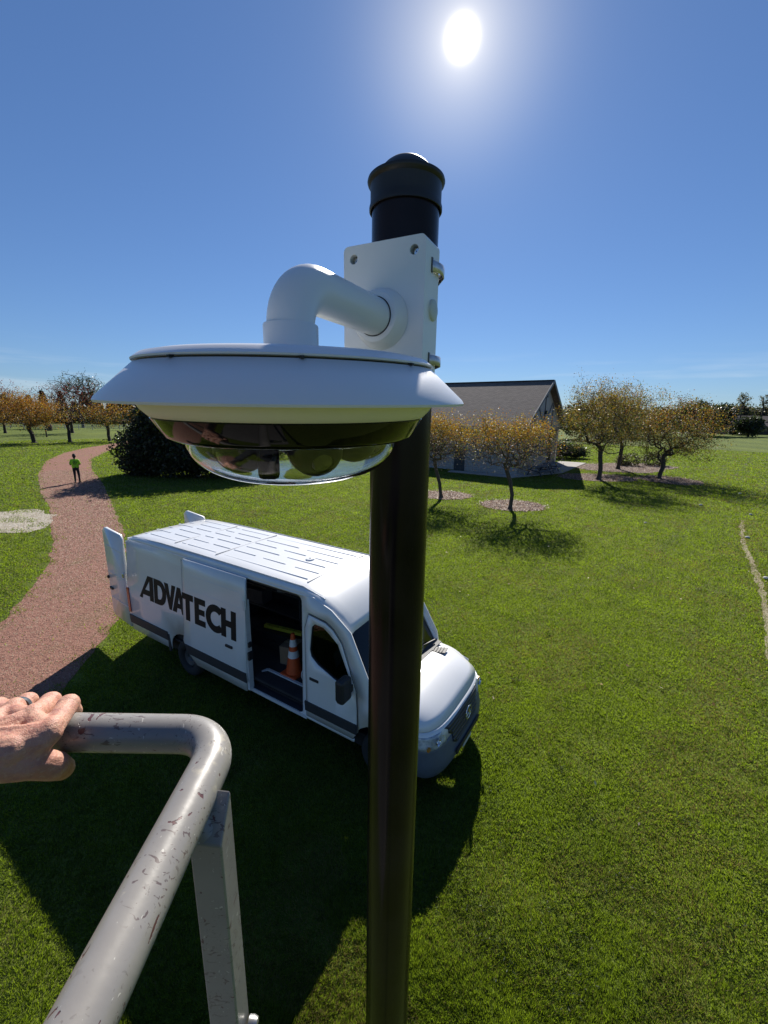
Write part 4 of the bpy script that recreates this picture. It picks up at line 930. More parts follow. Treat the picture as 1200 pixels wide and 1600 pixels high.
# sliding door, open
SY = lambda z: -(Y(z) + .062)
sdo = [(3.46, .42), (3.42, .9), (3.39, 2.1), (3.40, 2.42), (5.0, 2.42), (5.05, 2.36), (5.06, 1.2), (5.08, .98), (5.12, .84), (5.03, .62), (4.80, .42)]
sdr = plate(sdo, (), lambda s_, z: (X(s_), SY(z), z), steps(3.4, 5.1)).build('sliding_door', paint, van, smooth=True, angle=30, solid=.04)
hd_ = MB().box((X(3.80), SY(1.17) - .03, 1.15), (.17, .03, .045)).build('door_handle', black, sdr, bevel=.008)
plate([(3.42, .60), (3.42, .78), (5.07, .78), (5.02, .60)], (), lambda s_, z: (X(s_), SY(z) - .026, z), ()).build('rubbing_strip', trimm, sdr, solid=.014)
MB().tube([(X(a_), SY(b_) - .0165, b_) for a_, b_ in [(5.055, 2.40), (5.055, 1.2), (5.075, .98), (5.11, .84), (5.03, .63), (4.80, .425), (3.47, .425)]], .0045, 5).build('door_gap', seamd, sdr)
for z in (1.9, 2.16): MB().tube([(X(3.5), SY(z) - .019, z), (X(4.8), SY(z) - .019, z)], .005, 6).build('pressed_line', paint, sdr, smooth=True)
MB().box((X(3.42), -.985, 1.25), (.05, .09, 1.6)).build('door_edge', jamb, sdr)
MB().box((X(3.385), -.99, 1.08), (.05, .08, .14)).build('latch', black, sdr)
MB().box((X(3.385), -.99, 1.28), (.05, .06, .08)).build('latch', black, sdr)
MB().bar((X(2.28), -.89, 2.365), (X(3.5), -.89, 2.365), .03, .03).build('door_track', black, van)
# rear doors
def rdoor(sg, ang):
    h = bpy.data.objects.new('rear_door', None)
    W_ = .93
    o = [(0.0, .46), (0, 1.5), (-.0, 2.38), (.05, 2.47), (W_ - .12, 2.50), (W_, 2.42), (W_, .52), (W_ - .08, .46)]
    pm = plate(o, (), lambda a, z: (0, a, z), ())
    d = pm.build('rear_door', paint, van, smooth=True, bevel=.0, solid=.06); d.location = (X(7.14), sg * .95, 0)
    d.rotation_euler = (0, 0, (R(180) if sg > 0 else 0) + (R(ang) if sg < 0 else -R(ang)))
    MB().box((-.045, W_ - .12, 1.12), (.03, .16, .05)).build('door_handle', black, d, bevel=.008) if sg < 0 else None
    if sg < 0:
        MB().lathe([(.01, .0), (.035, .0), (.035, .03), (.01, .035)], (-.03, W_ - .02, 1.36), 14, M=Matrix.Rotation(R(-90), 3, 'Y')).build('door_catch', black, d)
        for z in (.9, 1.5, 2.1): MB().box((-.034, W_ / 2, z), (.006, W_ - .06, .012)).build('pressed_line', paint, d)
        MB().box((-.05, .0, 1.62), (.05, .06, .10)).build('hinge', chrome, d, bevel=.01)
    else:
        MB().box((-.04 if 0 else .04, W_ - .1, 2.18), (.03, .09, .14)).build('latch', black, d)
        MB().lathe([(.01, .0), (.06, .0), (.06, .05), (.01, .06)], (.03, W_ - .02, 1.9), 14, M=Matrix.Rotation(R(90), 3, 'Y')).build('door_catch', black, d)
    return d
rdoor(-1, 84); rdoor(1, 96)
MB().box((X(7.16), 0, .44), (.14, 1.5, .12)).build('rear_step', black, van, bevel=.02)
for sg in (-1, 1): MB().bar((X(7.06), sg * .955, .80), (X(7.04), sg * .90, 2.36), .06, .05).build('rear_pillar', paint, van)
MB().bar((X(7.06), -.86, 2.36), (X(7.06), .86, 2.36), .08, .10).build('rear_header', jamb, van)
# interior
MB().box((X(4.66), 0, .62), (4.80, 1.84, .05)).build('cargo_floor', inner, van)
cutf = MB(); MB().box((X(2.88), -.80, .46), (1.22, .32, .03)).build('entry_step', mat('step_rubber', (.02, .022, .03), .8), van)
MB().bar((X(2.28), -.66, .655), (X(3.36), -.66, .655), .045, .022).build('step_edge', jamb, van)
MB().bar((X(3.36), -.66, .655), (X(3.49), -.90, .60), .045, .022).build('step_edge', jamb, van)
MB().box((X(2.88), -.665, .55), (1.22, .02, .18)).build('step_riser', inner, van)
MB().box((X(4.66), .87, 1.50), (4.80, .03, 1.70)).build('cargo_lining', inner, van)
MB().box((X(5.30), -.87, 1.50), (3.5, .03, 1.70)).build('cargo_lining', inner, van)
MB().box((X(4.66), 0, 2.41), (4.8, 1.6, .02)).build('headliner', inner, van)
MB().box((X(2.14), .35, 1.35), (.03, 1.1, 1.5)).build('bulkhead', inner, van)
for z in (1.0, 1.45, 1.9):
    MB().box((X(5.2), .66, z), (3.2, .42, .03)).build('shelf', mat('shelf_dark', (.07, .07, .075), .7), van)
for s_ in (3.65, 5.2, 6.75): MB().box((X(s_), .66, 1.35), (.03, .42, 1.4)).build('shelf_upright', MATS['shelf_dark'], van)
MB().box((X(2.8), 0, .40), (4.6, 1.7, .22)).build('chassis', black, van)
MB().box((X(5.6), 0, .38), (2.8, 1.6, .2)).build('chassis', black, van)
# cab
for yy in (-.5, .42):
    st = MB().box((X(1.85), yy, .98), (.5, .5, .16)).build('seat', mat('seat_cloth', (.03, .03, .034), .9), van, bevel=.04)
    bk = MB(); bk.bar((X(2.05), yy, 1.02), (X(2.13), yy, 1.70), .46, .14, up=(1, 0, 0)); bk.build('backrest', MATS['seat_cloth'], st, bevel=.04)
MB().box((X(1.18), 0, 1.12), (.34, 1.7, .18)).build('dashboard', mat('dash_dark', (.03, .032, .036), .7), van, bevel=.03)
MB().lathe([(.19 + .016 * math.cos(a), .016 * math.sin(a)) for a in [k * math.pi / 4 for k in range(9)]], (X(1.48), .44, 1.22), 28, M=Matrix.Rotation(R(-65), 3, 'Y')).build('steering_wheel', black, van, smooth=True)
MB().box((X(1.6), 0, .72), (1.4, 1.8, .05)).build('cab_floor', inner, van)
# wheels
def wheel(s_, sg):
    w = MB(); M_ = Matrix.Rotation(R(90), 3, 'X')
    w.lathe([(.19, -.11), (.30, -.12), (.34, -.10), (.355, -.06), (.355, .06), (.34, .10), (.30, .12), (.19, .11)], (0, 0, 0), 32, M=M_, close=True)
    e = bpy.data.objects.new('wheel', w_mesh(w, 'tyre_mesh', rubber)); C.objects.link(e); e.parent = van; e.location = (X(s_), sg * .84, .355)
    r_ = MB(); r_.lathe([(.01, -.02), (.06, -.03), (.08, 0), (.15, .02), (.19, -.02), (.20, -.10)] if sg < 0 else [(.01, .02), (.06, .03), (.08, 0), (.15, -.02), (.19, .02), (.20, .10)], (0, -sg * -.06, 0), 24, M=M_)
    r_.build('rim', steel, e, smooth=True)
def w_mesh(w, n, m_):
    me = bpy.data.meshes.new(n); me.from_pydata(w.v, [], w.f); me.materials.append(m_); me.polygons.foreach_set('use_smooth', [True] * len(me.polygons)); return me
for s_ in (.86, 5.22):
    for sg in (-1, 1): wheel(s_, sg)
# lettering on body and door, one mesh per letter
ink = mat('black_vinyl', (.010, .011, .013), .6, spec=.25)
def stroke(a, b_, w):
    a, b_ = Vector(a), Vector(b_); d = (b_ - a).normalized(); n_ = Vector((-d.y, d.x)) * w / 2
    return [tuple(a + n_), tuple(b_ + n_), tuple(b_ - n_), tuple(a - n_)]
def arcband(cx, cy, ro, ri, a0, a1, sy=1., n=14):
    o = [(cx + ro * math.cos(R(a0 + (a1 - a0) * k / n)), cy + sy * ro * math.sin(R(a0 + (a1 - a0) * k / n))) for k in range(n + 1)]
    i = [(cx + ri * math.cos(R(a0 + (a1 - a0) * k / n)), cy + (sy * ro - (ro - ri)) * math.sin(R(a0 + (a1 - a0) * k / n))) for k in range(n + 1)]
    return o + i[::-1]
H = 1.0  # letter units: height 1, x to the right
LET = [
    ('A', 0.0, [([(0, 0), (.62, 1), (.98, 1), (.98, 0), (.72, 0), (.72, .17), (.52, .17), (.26, .17), (.22, 0)], [[(.42, .40), (.72, .40), (.72, .80)]])]),
    ('D', 1.02, [([(0, 0), (0, 1)] + [(.36 + .42 * math.sin(R(a)), .5 + .5 * math.cos(R(a))) for a in range(0, 181, 12)], [[(.24, .22), (.24, .78)] + [(.33 + .21 * math.sin(R(a)), .5 + .28 * math.cos(R(a))) for a in range(0, 181, 15)]])]),
    ('V', 1.69, [([(0, 1), (.25, 1), (.36, .46), (.47, 1), (.70, 1), (.43, 0), (.28, 0)], [])]),
    ('A', 2.17, [([(0, 0), (.31, 1), (.50, 1), (.81, 0), (.57, 0), (.515, .19), (.305, .19), (.25, 0)], [[(.35, .38), (.47, .38), (.41, .64)]])]),
    ('T', 2.99, [([(0, 1), (.62, 1), (.62, .77), (.43, .77), (.43, 0), (.19, 0), (.19, .77), (0, .77)], [])]),
    ('E', 3.68, [([(0, 0), (0, 1), (.58, 1), (.58, .78), (.24, .78), (.24, .61), (.54, .61), (.54, .40), (.24, .40), (.24, .22), (.58, .22), (.58, 0)], [])]),
    ('C', 4.28, [(arcband(.5, .5, .5, .25, 42, 318, n=26), [])]),
    ('H', 5.06, [([(0, 0), (0, 1), (.24, 1), (.24, .62), (.48, .62), (.48, 1), (.72, 1), (.72, 0), (.48, 0), (.48, .40), (.24, .40), (.24, 0)], [])]),
]
LS0, LSC, LZ0, LH = 6.62, .521, 1.295, .50
for ch_, x0, polys in LET:
    mm = MB()
    for outer, holes in polys:
        tf = lambda p: (LS0 - (x0 + p[0]) * LSC, LZ0 + p[1] * LH)
        o2 = [tf(p) for p in outer]; h2 = [[tf(p) for p in h] for h in holes]
        cs = sum(p[0] for p in o2) / len(o2); on_door = cs < 5.2
        off = .062 + .0225 if on_door else .0125
        q = plate(o2, h2, side(-1, off), [(a / 20., z) for a in range(70, 140) for z in (1.4, 1.5, 1.6, 1.7)])
        mm.add(q.v, q.f)
    mm.build('letter', ink, sdr if on_door else van, solid=.002)
# cargo
def vw(s_, y, z): # van-local to world
    c, sn = math.cos(HD), math.sin(HD); x = X(s_); return (V0[0] + x * c - y * sn, V0[1] + x * sn + y * c, z)
cone = thing('traffic_cone', 'orange traffic cone with two white bands, standing inside the van side door', 'cone', vw(2.92, -.48, .646), HD)
orp = mat('cone_orange', (.62, .09, .02), .5); whb = mat('cone_white_band', (.75, .75, .75), .4)
MB().box((0, 0, .02), (.34, .34, .04)).build('base', orp, cone, bevel=.015)
def cz(z): return .135 - .105 * z / .70
prof = [(cz(z), .04 + z) for z in (0, .1, .2, .3, .4, .5, .6, .70)]
MB().lathe(prof + [(.01, .745)], (0, 0, 0), 28).build('cone_body', orp, cone, smooth=True)
for a, b_ in ((.28, .40), (.48, .60)): MB().lathe([(cz(a) + .003, .04 + a), (cz(b_) + .003, .04 + b_)], (0, 0, 0), 28).build('reflective_band', whb, cone, smooth=True)
def cargo_box(s_, y, z, size, rz, m_, name, label, cat):
    o = thing(name, label, cat, vw(s_, y, z), HD + rz); MB().box((0, 0, size[2] / 2), size).build('carton', m_, o, bevel=.006)
    MB().box((0, 0, size[2] + .002), (size[0] * .98, .05, .003)).build('tape', mat('packing_tape', (.4, .3, .18), .3), o); return o
card = mat('cardboard', (.28, .19, .12), .85)
cargo_box(3.22, -.22, .646, (.28, .34, .34), .2, card, 'cardboard_box', 'brown cardboard box on the van floor behind the cone', 'box')
cargo_box(4.1, .62, 1.467, (.34, .3, .3), .3, mat('pale_carton', (.5, .5, .48), .8), 'cardboard_box', 'pale carton tilted on the van middle shelf', 'box')
cargo_box(3.75, .62, 1.917, (.3, .28, .24), .1, mat('red_carton', (.5, .06, .04), .6), 'cardboard_box', 'red carton on the top shelf at the front of the van', 'box')
cargo_box(5.0, .62, 1.017, (.5, .3, .3), .1, mat('grey_carton', (.12, .11, .12), .7), 'cardboard_box', 'dark grey carton on the lowest van shelf', 'box')
yb = thing('spirit_level', 'long yellow slotted bar lying on gear inside the van', 'tool', vw(3.62, -.02, 1.0), HD + R(10))
ym = mat('yellow_paint', (.55, .5, .05), .5)
for dy in (-.03, .03): MB().box((0, dy, .035), (.82, .016, .06)).build('rail', ym, yb)
for k in range(6): MB().box((-.38 + .152 * k, 0, .04), (.05, .05, .05)).build('bridge', ym, yb)
cc_ = thing('gear_case', 'black equipment case on the van floor carrying the yellow bar', 'case', vw(3.8, .05, .646), HD + .1)
MB().box((0, 0, .175), (.9, .5, .35)).build('case_body', mat('case_black', (.02, .02, .022), .6), cc_, bevel=.02)
MB().bar((-.12, -.27, .2), (.12, -.27, .2), .03, .03).build('handle', MATS['case_black'], cc_)
rl = thing('cable_reel', 'white-rimmed cable reel standing in the van doorway beside the cone', 'reel', vw(2.52, -.50, .646), HD + R(80))
for dy in (-.06, .06): MB().lathe([(.13, -.008), (.15, -.008), (.15, .008), (.13, .008)], (0, dy, .15), 24, M=Matrix.Rotation(R(90), 3, 'X'), close=True).build('rim', mat('reel_rim', (.6, .6, .58), .4), rl, smooth=True)
MB().lathe([(.02, -.055), (.11, -.055), (.11, .055), (.02, .055)], (0, 0, .15), 20, M=Matrix.Rotation(R(90), 3, 'X')).build('cable', mat('cable_dark', (.04, .04, .045), .6), rl, smooth=True)
MB().bar((-.12, 0, .3), (-.12, 0, .5), .03, .03).build('handle', chrome, rl)
cp_ = thing('clipboard', 'pale blue paper pad leaning on the van passenger seat', 'paper', vw(1.93, -.52, 1.34), HD + .1)
cp_.rotation_euler = (0, R(78), HD + .25)
MB().box((0, 0, .008), (.22, .30, .012)).build('board', mat('pad_blue', (.35, .5, .52), .6), cp_)
MB().box((0, .13, .018), (.1, .03, .01)).build('clip', chrome, cp_)

# ---------------------------------------------------------------- walking person
pr0 = thing('person', 'person in a neon yellow-green T-shirt and black trousers standing on the gravel path, back turned', 'person', (-20.96, 28.4, 0.01), R(33))
skin_s = mat('tanned_skin', (.22, .11, .07), .6); neon = leafmat('neon_shirt', (.42, .9, .04), (.5, .9, .05), .3); trs = mat('black_trousers', (.012, .013, .018), .85); hairm = mat('black_hair', (.01, .009, .008), .8)
k = 1.06
def sc3(l): return [tuple(Vector(a) * k if hasattr(a, '__len__') else a for a in c[:2]) + (c[2] * k, c[3] * k) for c in l]
# facing local +y (away from the camera)
body = [((0, 0, 1.0), (0, 0, 1.36), .10, .105), ((0, .0, 1.44), (0, .01, 1.58), .055, .05), ((0, .05, 1.64), (0, .045, 1.72), .085, .09), ((0, .09, 1.60), (0, .08, 1.64), .045, .05),
        ((-.17, 0, 1.42), (-.25, -.01, 1.14), .052, .042), ((-.25, -.01, 1.14), (-.09, .24, 1.20), .038, .028), ((.17, 0, 1.42), (.25, -.01, 1.14), .052, .042), ((.25, -.01, 1.14), (.09, .24, 1.20), .038, .028),
        ((-.09, .24, 1.20), (-.03, .28, 1.22), .032, .024), ((.09, .24, 1.20), (.03, .28, 1.22), .032, .024), ((-.09, .05, 1.65), (-.095, .05, 1.67), .02, .02), ((.09, .05, 1.65), (.095, .05, 1.67), .02, .02),
        ((0, .13, 1.63), (0, .14, 1.64), .016, .014)]
organic('body', sc3(body), .014, skin_s, pr0)
shirt = [((-.06, 0, 1.0), (-.07, 0, 1.38), .14, .125), ((.06, 0, 1.0), (.07, 0, 1.38), .14, .125), ((-.15, 0, 1.43), (.15, 0, 1.43), .075, .075), ((-.17, 0, 1.42), (-.235, -.005, 1.22), .075, .07), ((.17, 0, 1.42), (.235, -.005, 1.22), .075, .07)]
organic('shirt', sc3(shirt), .014, neon, pr0)
pants = [((-.05, 0, .95), (.05, 0, .95), .135, .135), ((-.09, 0, .88), (-.10, .02, .48), .092, .068), ((-.10, .02, .48), (-.11, -.02, .09), .065, .052), ((.09, 0, .88), (.12, .0, .48), .092, .068), ((.12, .0, .48), (.12, -.04, .09), .065, .052)]
organic('trousers', sc3(pants), .014, trs, pr0)
organic('hair', sc3([((0, .025, 1.72), (0, .05, 1.76), .097, .09), ((0, .0, 1.62), (0, .0, 1.70), .075, .085)]), .012, hairm, pr0, smooth_it=3)
for x, y in ((-.11, -.02), (.12, -.04)):
    organic('shoe', sc3([((x, y - .05, .05), (x, y + .16, .04), .052, .042)]), .012, mat('shoe_dark', (.02, .02, .02), .6), pr0)
lg = MB(); lgm = mat('shirt_print', (.01, .09, .03), .7)
lg.tube([(.10 * math.cos(a * .3142), -.155, 1.36 + .10 * math.sin(a * .3142)) for a in range(21)], .012, 6, cap=False)
lg.tube([(-.03, -.16, 1.33), (.0, -.162, 1.38), (.04, -.16, 1.39)], .012, 6)
lg.tube([(.02, -.16, 1.31), (.05, -.158, 1.35)], .01, 6)
lg.build('shirt_logo', lgm, pr0, smooth=True)

# ---------------------------------------------------------------- post, box, dome camera
PX, PY = .029, .82
bronze = mat('dark_bronze_paint', (.0045, .003, .0035), .15, coat=0, spec=.17, col2=(.016, .011, .012), scale=6, noise_rough=.10)
post = thing('steel_post', 'tall dark bronze round post with a domed cap in front of the van', 'post', (PX, PY, 0))
MB().lathe([(.0577, .02), (.0577, 2), (.0577, 4), (.0577, EYE + .368)], seg=72).build('shaft', bronze, post, smooth=True)
MB().lathe([(.01, .02), (.13, .02), (.13, .0), (.01, 0)], seg=40, close=True).build('base_plate', bronze, post, smooth=True)
MB().lathe([(.0600, .3325), (.0620, .3330), (.0622, .3380), (.0604, .3440), (.0602, .3500), (.0602, .3680), (.0606, .3705), (.0645, .3735), (.0655, .3765), (.0645, .3800), (.0600, .3815), (.0535, .3822), (.0505, .3840), (.0475, .3890), (.0430, .3950), (.0370, .4010), (.0295, .4065), (.0200, .4110), (.0100, .4135), (.0005, .4142)],
           (0, 0, EYE), 72).build('cap', mat('bronze_cap', (.016, .015, .016), .36, coat=0, spec=.4, col2=(.024, .022, .023), scale=15, noise_rough=.2), post, smooth=True)
whp = mat('white_camera_plastic', (.74, .745, .75), .36, col2=(.71, .715, .72), scale=3, bump=.00012, bscale=900)
jb = thing('junction_box', 'white metal junction box strapped to the top of the dark post', 'junction box', (-.0078, .7185, EYE + .1575))
nx_ = Vector((.45, .89, 0)).normalized(); ex_ = Vector((nx_.y, -nx_.x, 0))
jb.rotation_euler = (0, 0, math.atan2(ex_.y, ex_.x))   # local +x right along the face, local +y into the post
def circ(cx, cy, r, n=18): return [(cx + r * math.cos(2 * math.pi * k / n), cy + r * math.sin(2 * math.pi * k / n)) for k in range(n)]
bx_ = plate(rrect(-.0705, -.0975, .0705, .0975, .008), [circ(a, z, .0070) for a in (-.052, .052) for z in (-.078, .078)], lambda a, z: (a, .029, z), ()).build('box_body', whp, jb, bevel=.0035, solid=.058)
# recessed screw wells in the corners
wl = mat('well_shade', (.5, .53, .52), .5)
for a, z in ((-.052, .078), (.052, .078), (-.052, -.078), (.052, -.078)):
    w_ = MB().lathe([(.0072, .0005), (.0066, .003), (.0064, .014), (.001, .014)], (a, 0, z), 20, M=Matrix.Rotation(R(-90), 3, 'X')).build('screw_well', wl, jb, smooth=True)
    MB().lathe([(.001, 0), (.0045, 0), (.0045, .004), (.001, .004)], (a, .009, z), 12, M=Matrix.Rotation(R(-90), 3, 'X')).build('screw', chrome, w_)
plug = MB().lathe([(.001, .0042), (.013, .0042), (.0155, .003), (.016, 0)], (.0705, .036, .0), 28, M=Matrix.Rotation(R(90), 3, 'Y')).build('side_plug', mat('plug_grey', (.52, .55, .5), .45), jb, smooth=True)
bandm = mat('stainless_band', (.62, .63, .65), .35, metal=.6, col2=(.45, .45, .46), scale=60)
for z in (.062, -.074):
    bd = MB(); loc = Vector((0, .058 + .053 , 0)); pts_ = []
    pc = jb.rotation_euler.z; inv = Matrix.Rotation(-pc, 3, 'Z'); pcen = inv @ (Vector((PX, PY, 0)) - Vector((-.0078, .7185, 0)))
    rb = .0597; ring_in, ring_out = [], []
    pl_ = [(.0712, .028, 0), (.0735, .036, 0), (.0765, .046, 0), (.0770, .058, 0), (.0735, .074, 0)] + [(pcen.x + rb * math.cos(a), pcen.y + rb * math.sin(a), 0) for a in np.linspace(R(8), R(172), 18)] + [(-.0735, .074, 0), (-.0770, .058, 0), (-.0712, .028, 0)]
    r0_ = [Vector(p) + Vector((0, 0, z - .0075)) for p in pl_]; r1_ = [Vector(p) + Vector((0, 0, z + .0075)) for p in pl_]
    bd.grid([r0_, r1_]); bo = bd.build('strap_band', bandm, jb, smooth=True, solid=.0012)
    MB().box((.0710, .0265, z), (.0014, .005, .021)).build('strap_slot', mat('slot_dark', (.03, .03, .03), .5), bo)
    for q in range(5): MB().box((.0722, .032 + .0045 * q, z), (.0006, .0014, .008)).build('band_notch', mat('slot_dark', (.03, .03, .03), .5), bo)
cb = MB().tube([(-.0625, .058, .02), (-.064, .062, -.02), (-.062, .06, -.12)], .0035, 8).build('cable', black, jb)

DX, DY = -.110, .518
dc = thing('dome_camera', 'white multi-lens security camera with weather skirt and clear dome, hanging from an elbow arm', 'security camera', (DX, DY, EYE))
dc.rotation_euler = (R(2.2), 0, 0)
MB().lathe([(.199, .0100), (.1998, .0122), (.1975, .0158), (.1622, .0478), (.160, .0478), (.194, .0148), (.1962, .0108)], seg=128, close=True).build('sunshield', whp, dc, smooth=True, angle=50)
MB().lathe([(.158, .044), (.158, .051)], seg=96).build('seam_gap_ring', mat('gap_dark', (.02, .021, .022), .6), dc, smooth=True)  # dark ring set behind the open seam gap
MB().lathe([(.1585, .0494), (.1632, .0500), (.1636, .0515), (.156, .0570), (.142, .0600), (.100, .0632), (.052, .0655), (.045, .0675), (.02, .0675)], seg=128).build('top_cover', whp, dc, smooth=True, angle=45)
for a in (-75, -115, -35):
    MB().box((.1632 * math.cos(R(a)), .1632 * math.sin(R(a)), .0486), (.005, .003, .0022), M=Matrix.Rotation(R(a), 3, 'Z')).build('seam_notch', MATS['gap_dark'], dc)
cream = mat('cream_housing', (.88, .84, .79), .45, col2=(.85, .81, .76), scale=3)
MB().lathe([(.02, .0185), (.165, .0175), (.1665, .012), (.161, .003), (.1535, -.0045), (.149, -.0055)], seg=128).build('housing_ring', cream, dc, smooth=True, angle=45)
gb = mat('gloss_black_band', (.005, .0045, .005), .05, coat=.0, spec=.28)
MB().lathe([(.1515, -.0050), (.1530, -.0060), (.142, -.0250), (.1345, -.0295), (.128, -.0310), (.1235, -.0310), (.1235, -.022)], seg=128).build('gloss_band', gb, dc, smooth=True, angle=50)
gl = bpy.data.materials.new('clear_polycarbonate'); gl.use_nodes = True; b_ = gl.node_tree.nodes['Principled BSDF']
b_.inputs['Transmission Weight'].default_value = 1; b_.inputs['Roughness'].default_value = .0; b_.inputs['IOR'].default_value = 1.5; b_.inputs['Base Color'].default_value = (.97, .98, .98, 1)
def fixn(o):
    bm = bmesh.new(); bm.from_mesh(o.data); bmesh.ops.recalc_face_normals(bm, faces=bm.faces); bm.to_mesh(o.data); bm.free(); return o
def bub(r, z): return [(r, -.0305)] + [(r * math.cos(R(a)) ** .62 if a < 90 else .0005, -.0305 - z * math.sin(R(a))) for a in range(6, 91, 6)]
o_ = bub(.1225, .050); i_ = bub(.1195, .0472)
fixn(MB().lathe(o_ + i_[::-1], seg=128, close=True).build('clear_bubble', gl, dc, smooth=True, angle=80))
lensm = mat('lens_module_black', (.006, .006, .007), .45, spec=.2)
MB().lathe([(.001, -.020), (.118, -.020), (.118, -.024), (.001, -.024)], seg=64, close=True).build('mount_plate', mat('mount_plate_black', (.01, .01, .011), .5), dc, smooth=True)
MB().lathe([(.052, -.024), (.056, -.030), (.060, -.034), (.056, -.038), (.050, -.036)], seg=64, close=True).build('trim_ring', mat('trim_ring_white', (.65, .66, .66), .3), dc, smooth=True)
for a in (-128, -62, 18, 100, 160):
    c_ = Vector((.074 * math.cos(R(a)), .074 * math.sin(R(a)), -.036)); d_ = Vector((math.cos(R(a)), math.sin(R(a)), -.55)).normalized()
    q = d_.to_track_quat('Z', 'Y').to_matrix()
    md = MB().lathe([(.030 * math.cos(R(t)), .030 * math.sin(R(t))) for t in range(-90, 66, 12)] + [(.012, .0275), (.011, .024), (.001, .023)], c_, 36, M=q).build('lens_module', lensm, dc, smooth=True, angle=40)
    MB().lathe([(.011, .0262), (.006, .0285), (.0005, .029)], c_, 24, M=q).build('lens', mat('lens_glass', (.01, .012, .03), .03, coat=1), md, smooth=True)
MB().box((-.01, -.085, -.045), (.022, .012, .042)).build('divider_fin', lensm, dc, bevel=.005)
# elbow arm
ad_ = nx_; za = .143
pts_ = [Vector((0, 0, .068)), Vector((0, 0, .085))]
rbend = .050
for k in range(0, 13):
    a = R(90 * k / 12); pts_.append(Vector((0, 0, za - rbend)) + Vector((0, 0, rbend * math.sin(a))) + ad_ * (rbend * (1 - math.cos(a))))
pts_ += [ad_ * .10 + Vector((0, 0, za)), ad_ * .16 + Vector((0, 0, za)), ad_ * .2005 + Vector((0, 0, za))]
arm = MB().tube(pts_, .0272, 48).build('elbow_arm', whp, dc, smooth=True, angle=60)
arm.rotation_euler = (-R(2.2), 0, 0)
MB().lathe([(.0272, .096), (.0305, .0955), (.0312, .094), (.0312, .0675), (.0325, .066)], seg=56).build('collar', whp, arm, smooth=True, angle=40)
Mq = ad_.to_track_quat('Z', 'Y').to_matrix()
MB().lathe([(.0280, .200), (.0305, .1995), (.0360, .2005), (.0400, .206), (.0430, .215), (.0455, .2245)], (0, 0, za), 56, M=Mq).build('boss', whp, arm, smooth=True, angle=40)
MB().lathe([(.0276, .1985), (.0288, .1990), (.0288, .2005)], (0, 0, za), 56, M=Mq).build('joint_gap', MATS['gap_dark'], arm, smooth=True)

# ---------------------------------------------------------------- lift rail and hand
def railmat():
    m_ = bpy.data.materials.new('scuffed_grey_paint'); m_.use_nodes = True; t = m_.node_tree; bb = t.nodes['Principled BSDF']
    bb.inputs['Roughness'].default_value = .38; bb.inputs['Coat Weight'].default_value = .15
    co = t.nodes.new('ShaderNodeTexCoord')
    def nz_(scale, st=(1, 1, 1), det=4, loc=(0, 0, 0), rough=.5, rot=(0, 0, 0), dist=0):
        mpn = t.nodes.new('ShaderNodeMapping'); mpn.inputs['Scale'].default_value = st; mpn.inputs['Location'].default_value = loc; mpn.inputs['Rotation'].default_value = rot
        t.links.new(co.outputs['Object'], mpn.inputs[0]); n_ = t.nodes.new('ShaderNodeTexNoise'); n_.inputs['Scale'].default_value = scale; n_.inputs['Detail'].default_value = det
        n_.inputs['Roughness'].default_value = rough; n_.inputs['Distortion'].default_value = dist
        t.links.new(mpn.outputs[0], n_.inputs['Vector']); return n_.outputs[0]
    def rng_(s_, a, b__):
        q = t.nodes.new('ShaderNodeMapRange'); q.inputs[1].default_value = a; q.inputs[2].default_value = b__; t.links.new(s_, q.inputs[0]); return q.outputs[0]
    def mul(a, b__):
        q = t.nodes.new('ShaderNodeMath'); q.operation = 'MULTIPLY'; t.links.new(a, q.inputs[0]); t.links.new(b__, q.inputs[1]); return q.outputs[0]
    def mixc_(a, b__, fsock):
        q = t.nodes.new('ShaderNodeMix'); q.data_type = 'RGBA'
        if isinstance(a, tuple): q.inputs['A'].default_value = (*a, 1)
        else: t.links.new(a, q.inputs['A'])
        q.inputs['B'].default_value = (*b__, 1); t.links.new(fsock, q.inputs['Factor']); return q.outputs['Result']
    c = mixc_((.23, .215, .20), (.28, .262, .24), rng_(nz_(9), .35, .65))
    rub = rng_(nz_(14, loc=(3, 1, 2), det=8, rough=.7), .60, .68); c = mixc_(c, (.42, .38, .30), mul(rub, rng_(nz_(90, det=3), .4, .55)))
    scr = mul(rng_(nz_(120, (1, 1, 1), loc=(5, 5, 1), det=2, dist=2.2), .635, .66), rng_(nz_(12, loc=(9, 2, 2)), .46, .58))
    c = mixc_(c, (.13, .11, .10), scr)
    scr2 = mul(rng_(nz_(160, (.45, 1, 1), loc=(1, 8, 4), det=2, dist=1.2), .63, .655), rng_(nz_(9, loc=(2, 7, 2)), .46, .56))
    c = mixc_(c, (.12, .09, .085), scr2)
    ch = rng_(nz_(70, (1, .6, 1), loc=(2, 4, 7), det=4, dist=.8), .672, .682); c = mixc_(c, (.11, .045, .045), ch)
    wc = rng_(nz_(130, (1, .6, 1), loc=(7, 3, 1), det=3, dist=1.4), .695, .71); c = mixc_(c, (.5, .48, .43), wc)
    t.links.new(c, bb.inputs['Base Color'])
    b1 = t.nodes.new('ShaderNodeBump'); b1.inputs['Distance'].default_value = .0007; b1.invert = True; t.links.new(ch, b1.inputs['Height'])
    b2 = t.nodes.new('ShaderNodeBump'); b2.inputs['Distance'].default_value = .0004; t.links.new(nz_(45, det=6), b2.inputs['Height']); t.links.new(b1.outputs[0], b2.inputs['Normal'])
    t.links.new(b2.outputs[0], bb.inputs['Normal'])
    return m_
rmat = railmat()
KR = 1.15
RZ = EYE - .3686 * KR
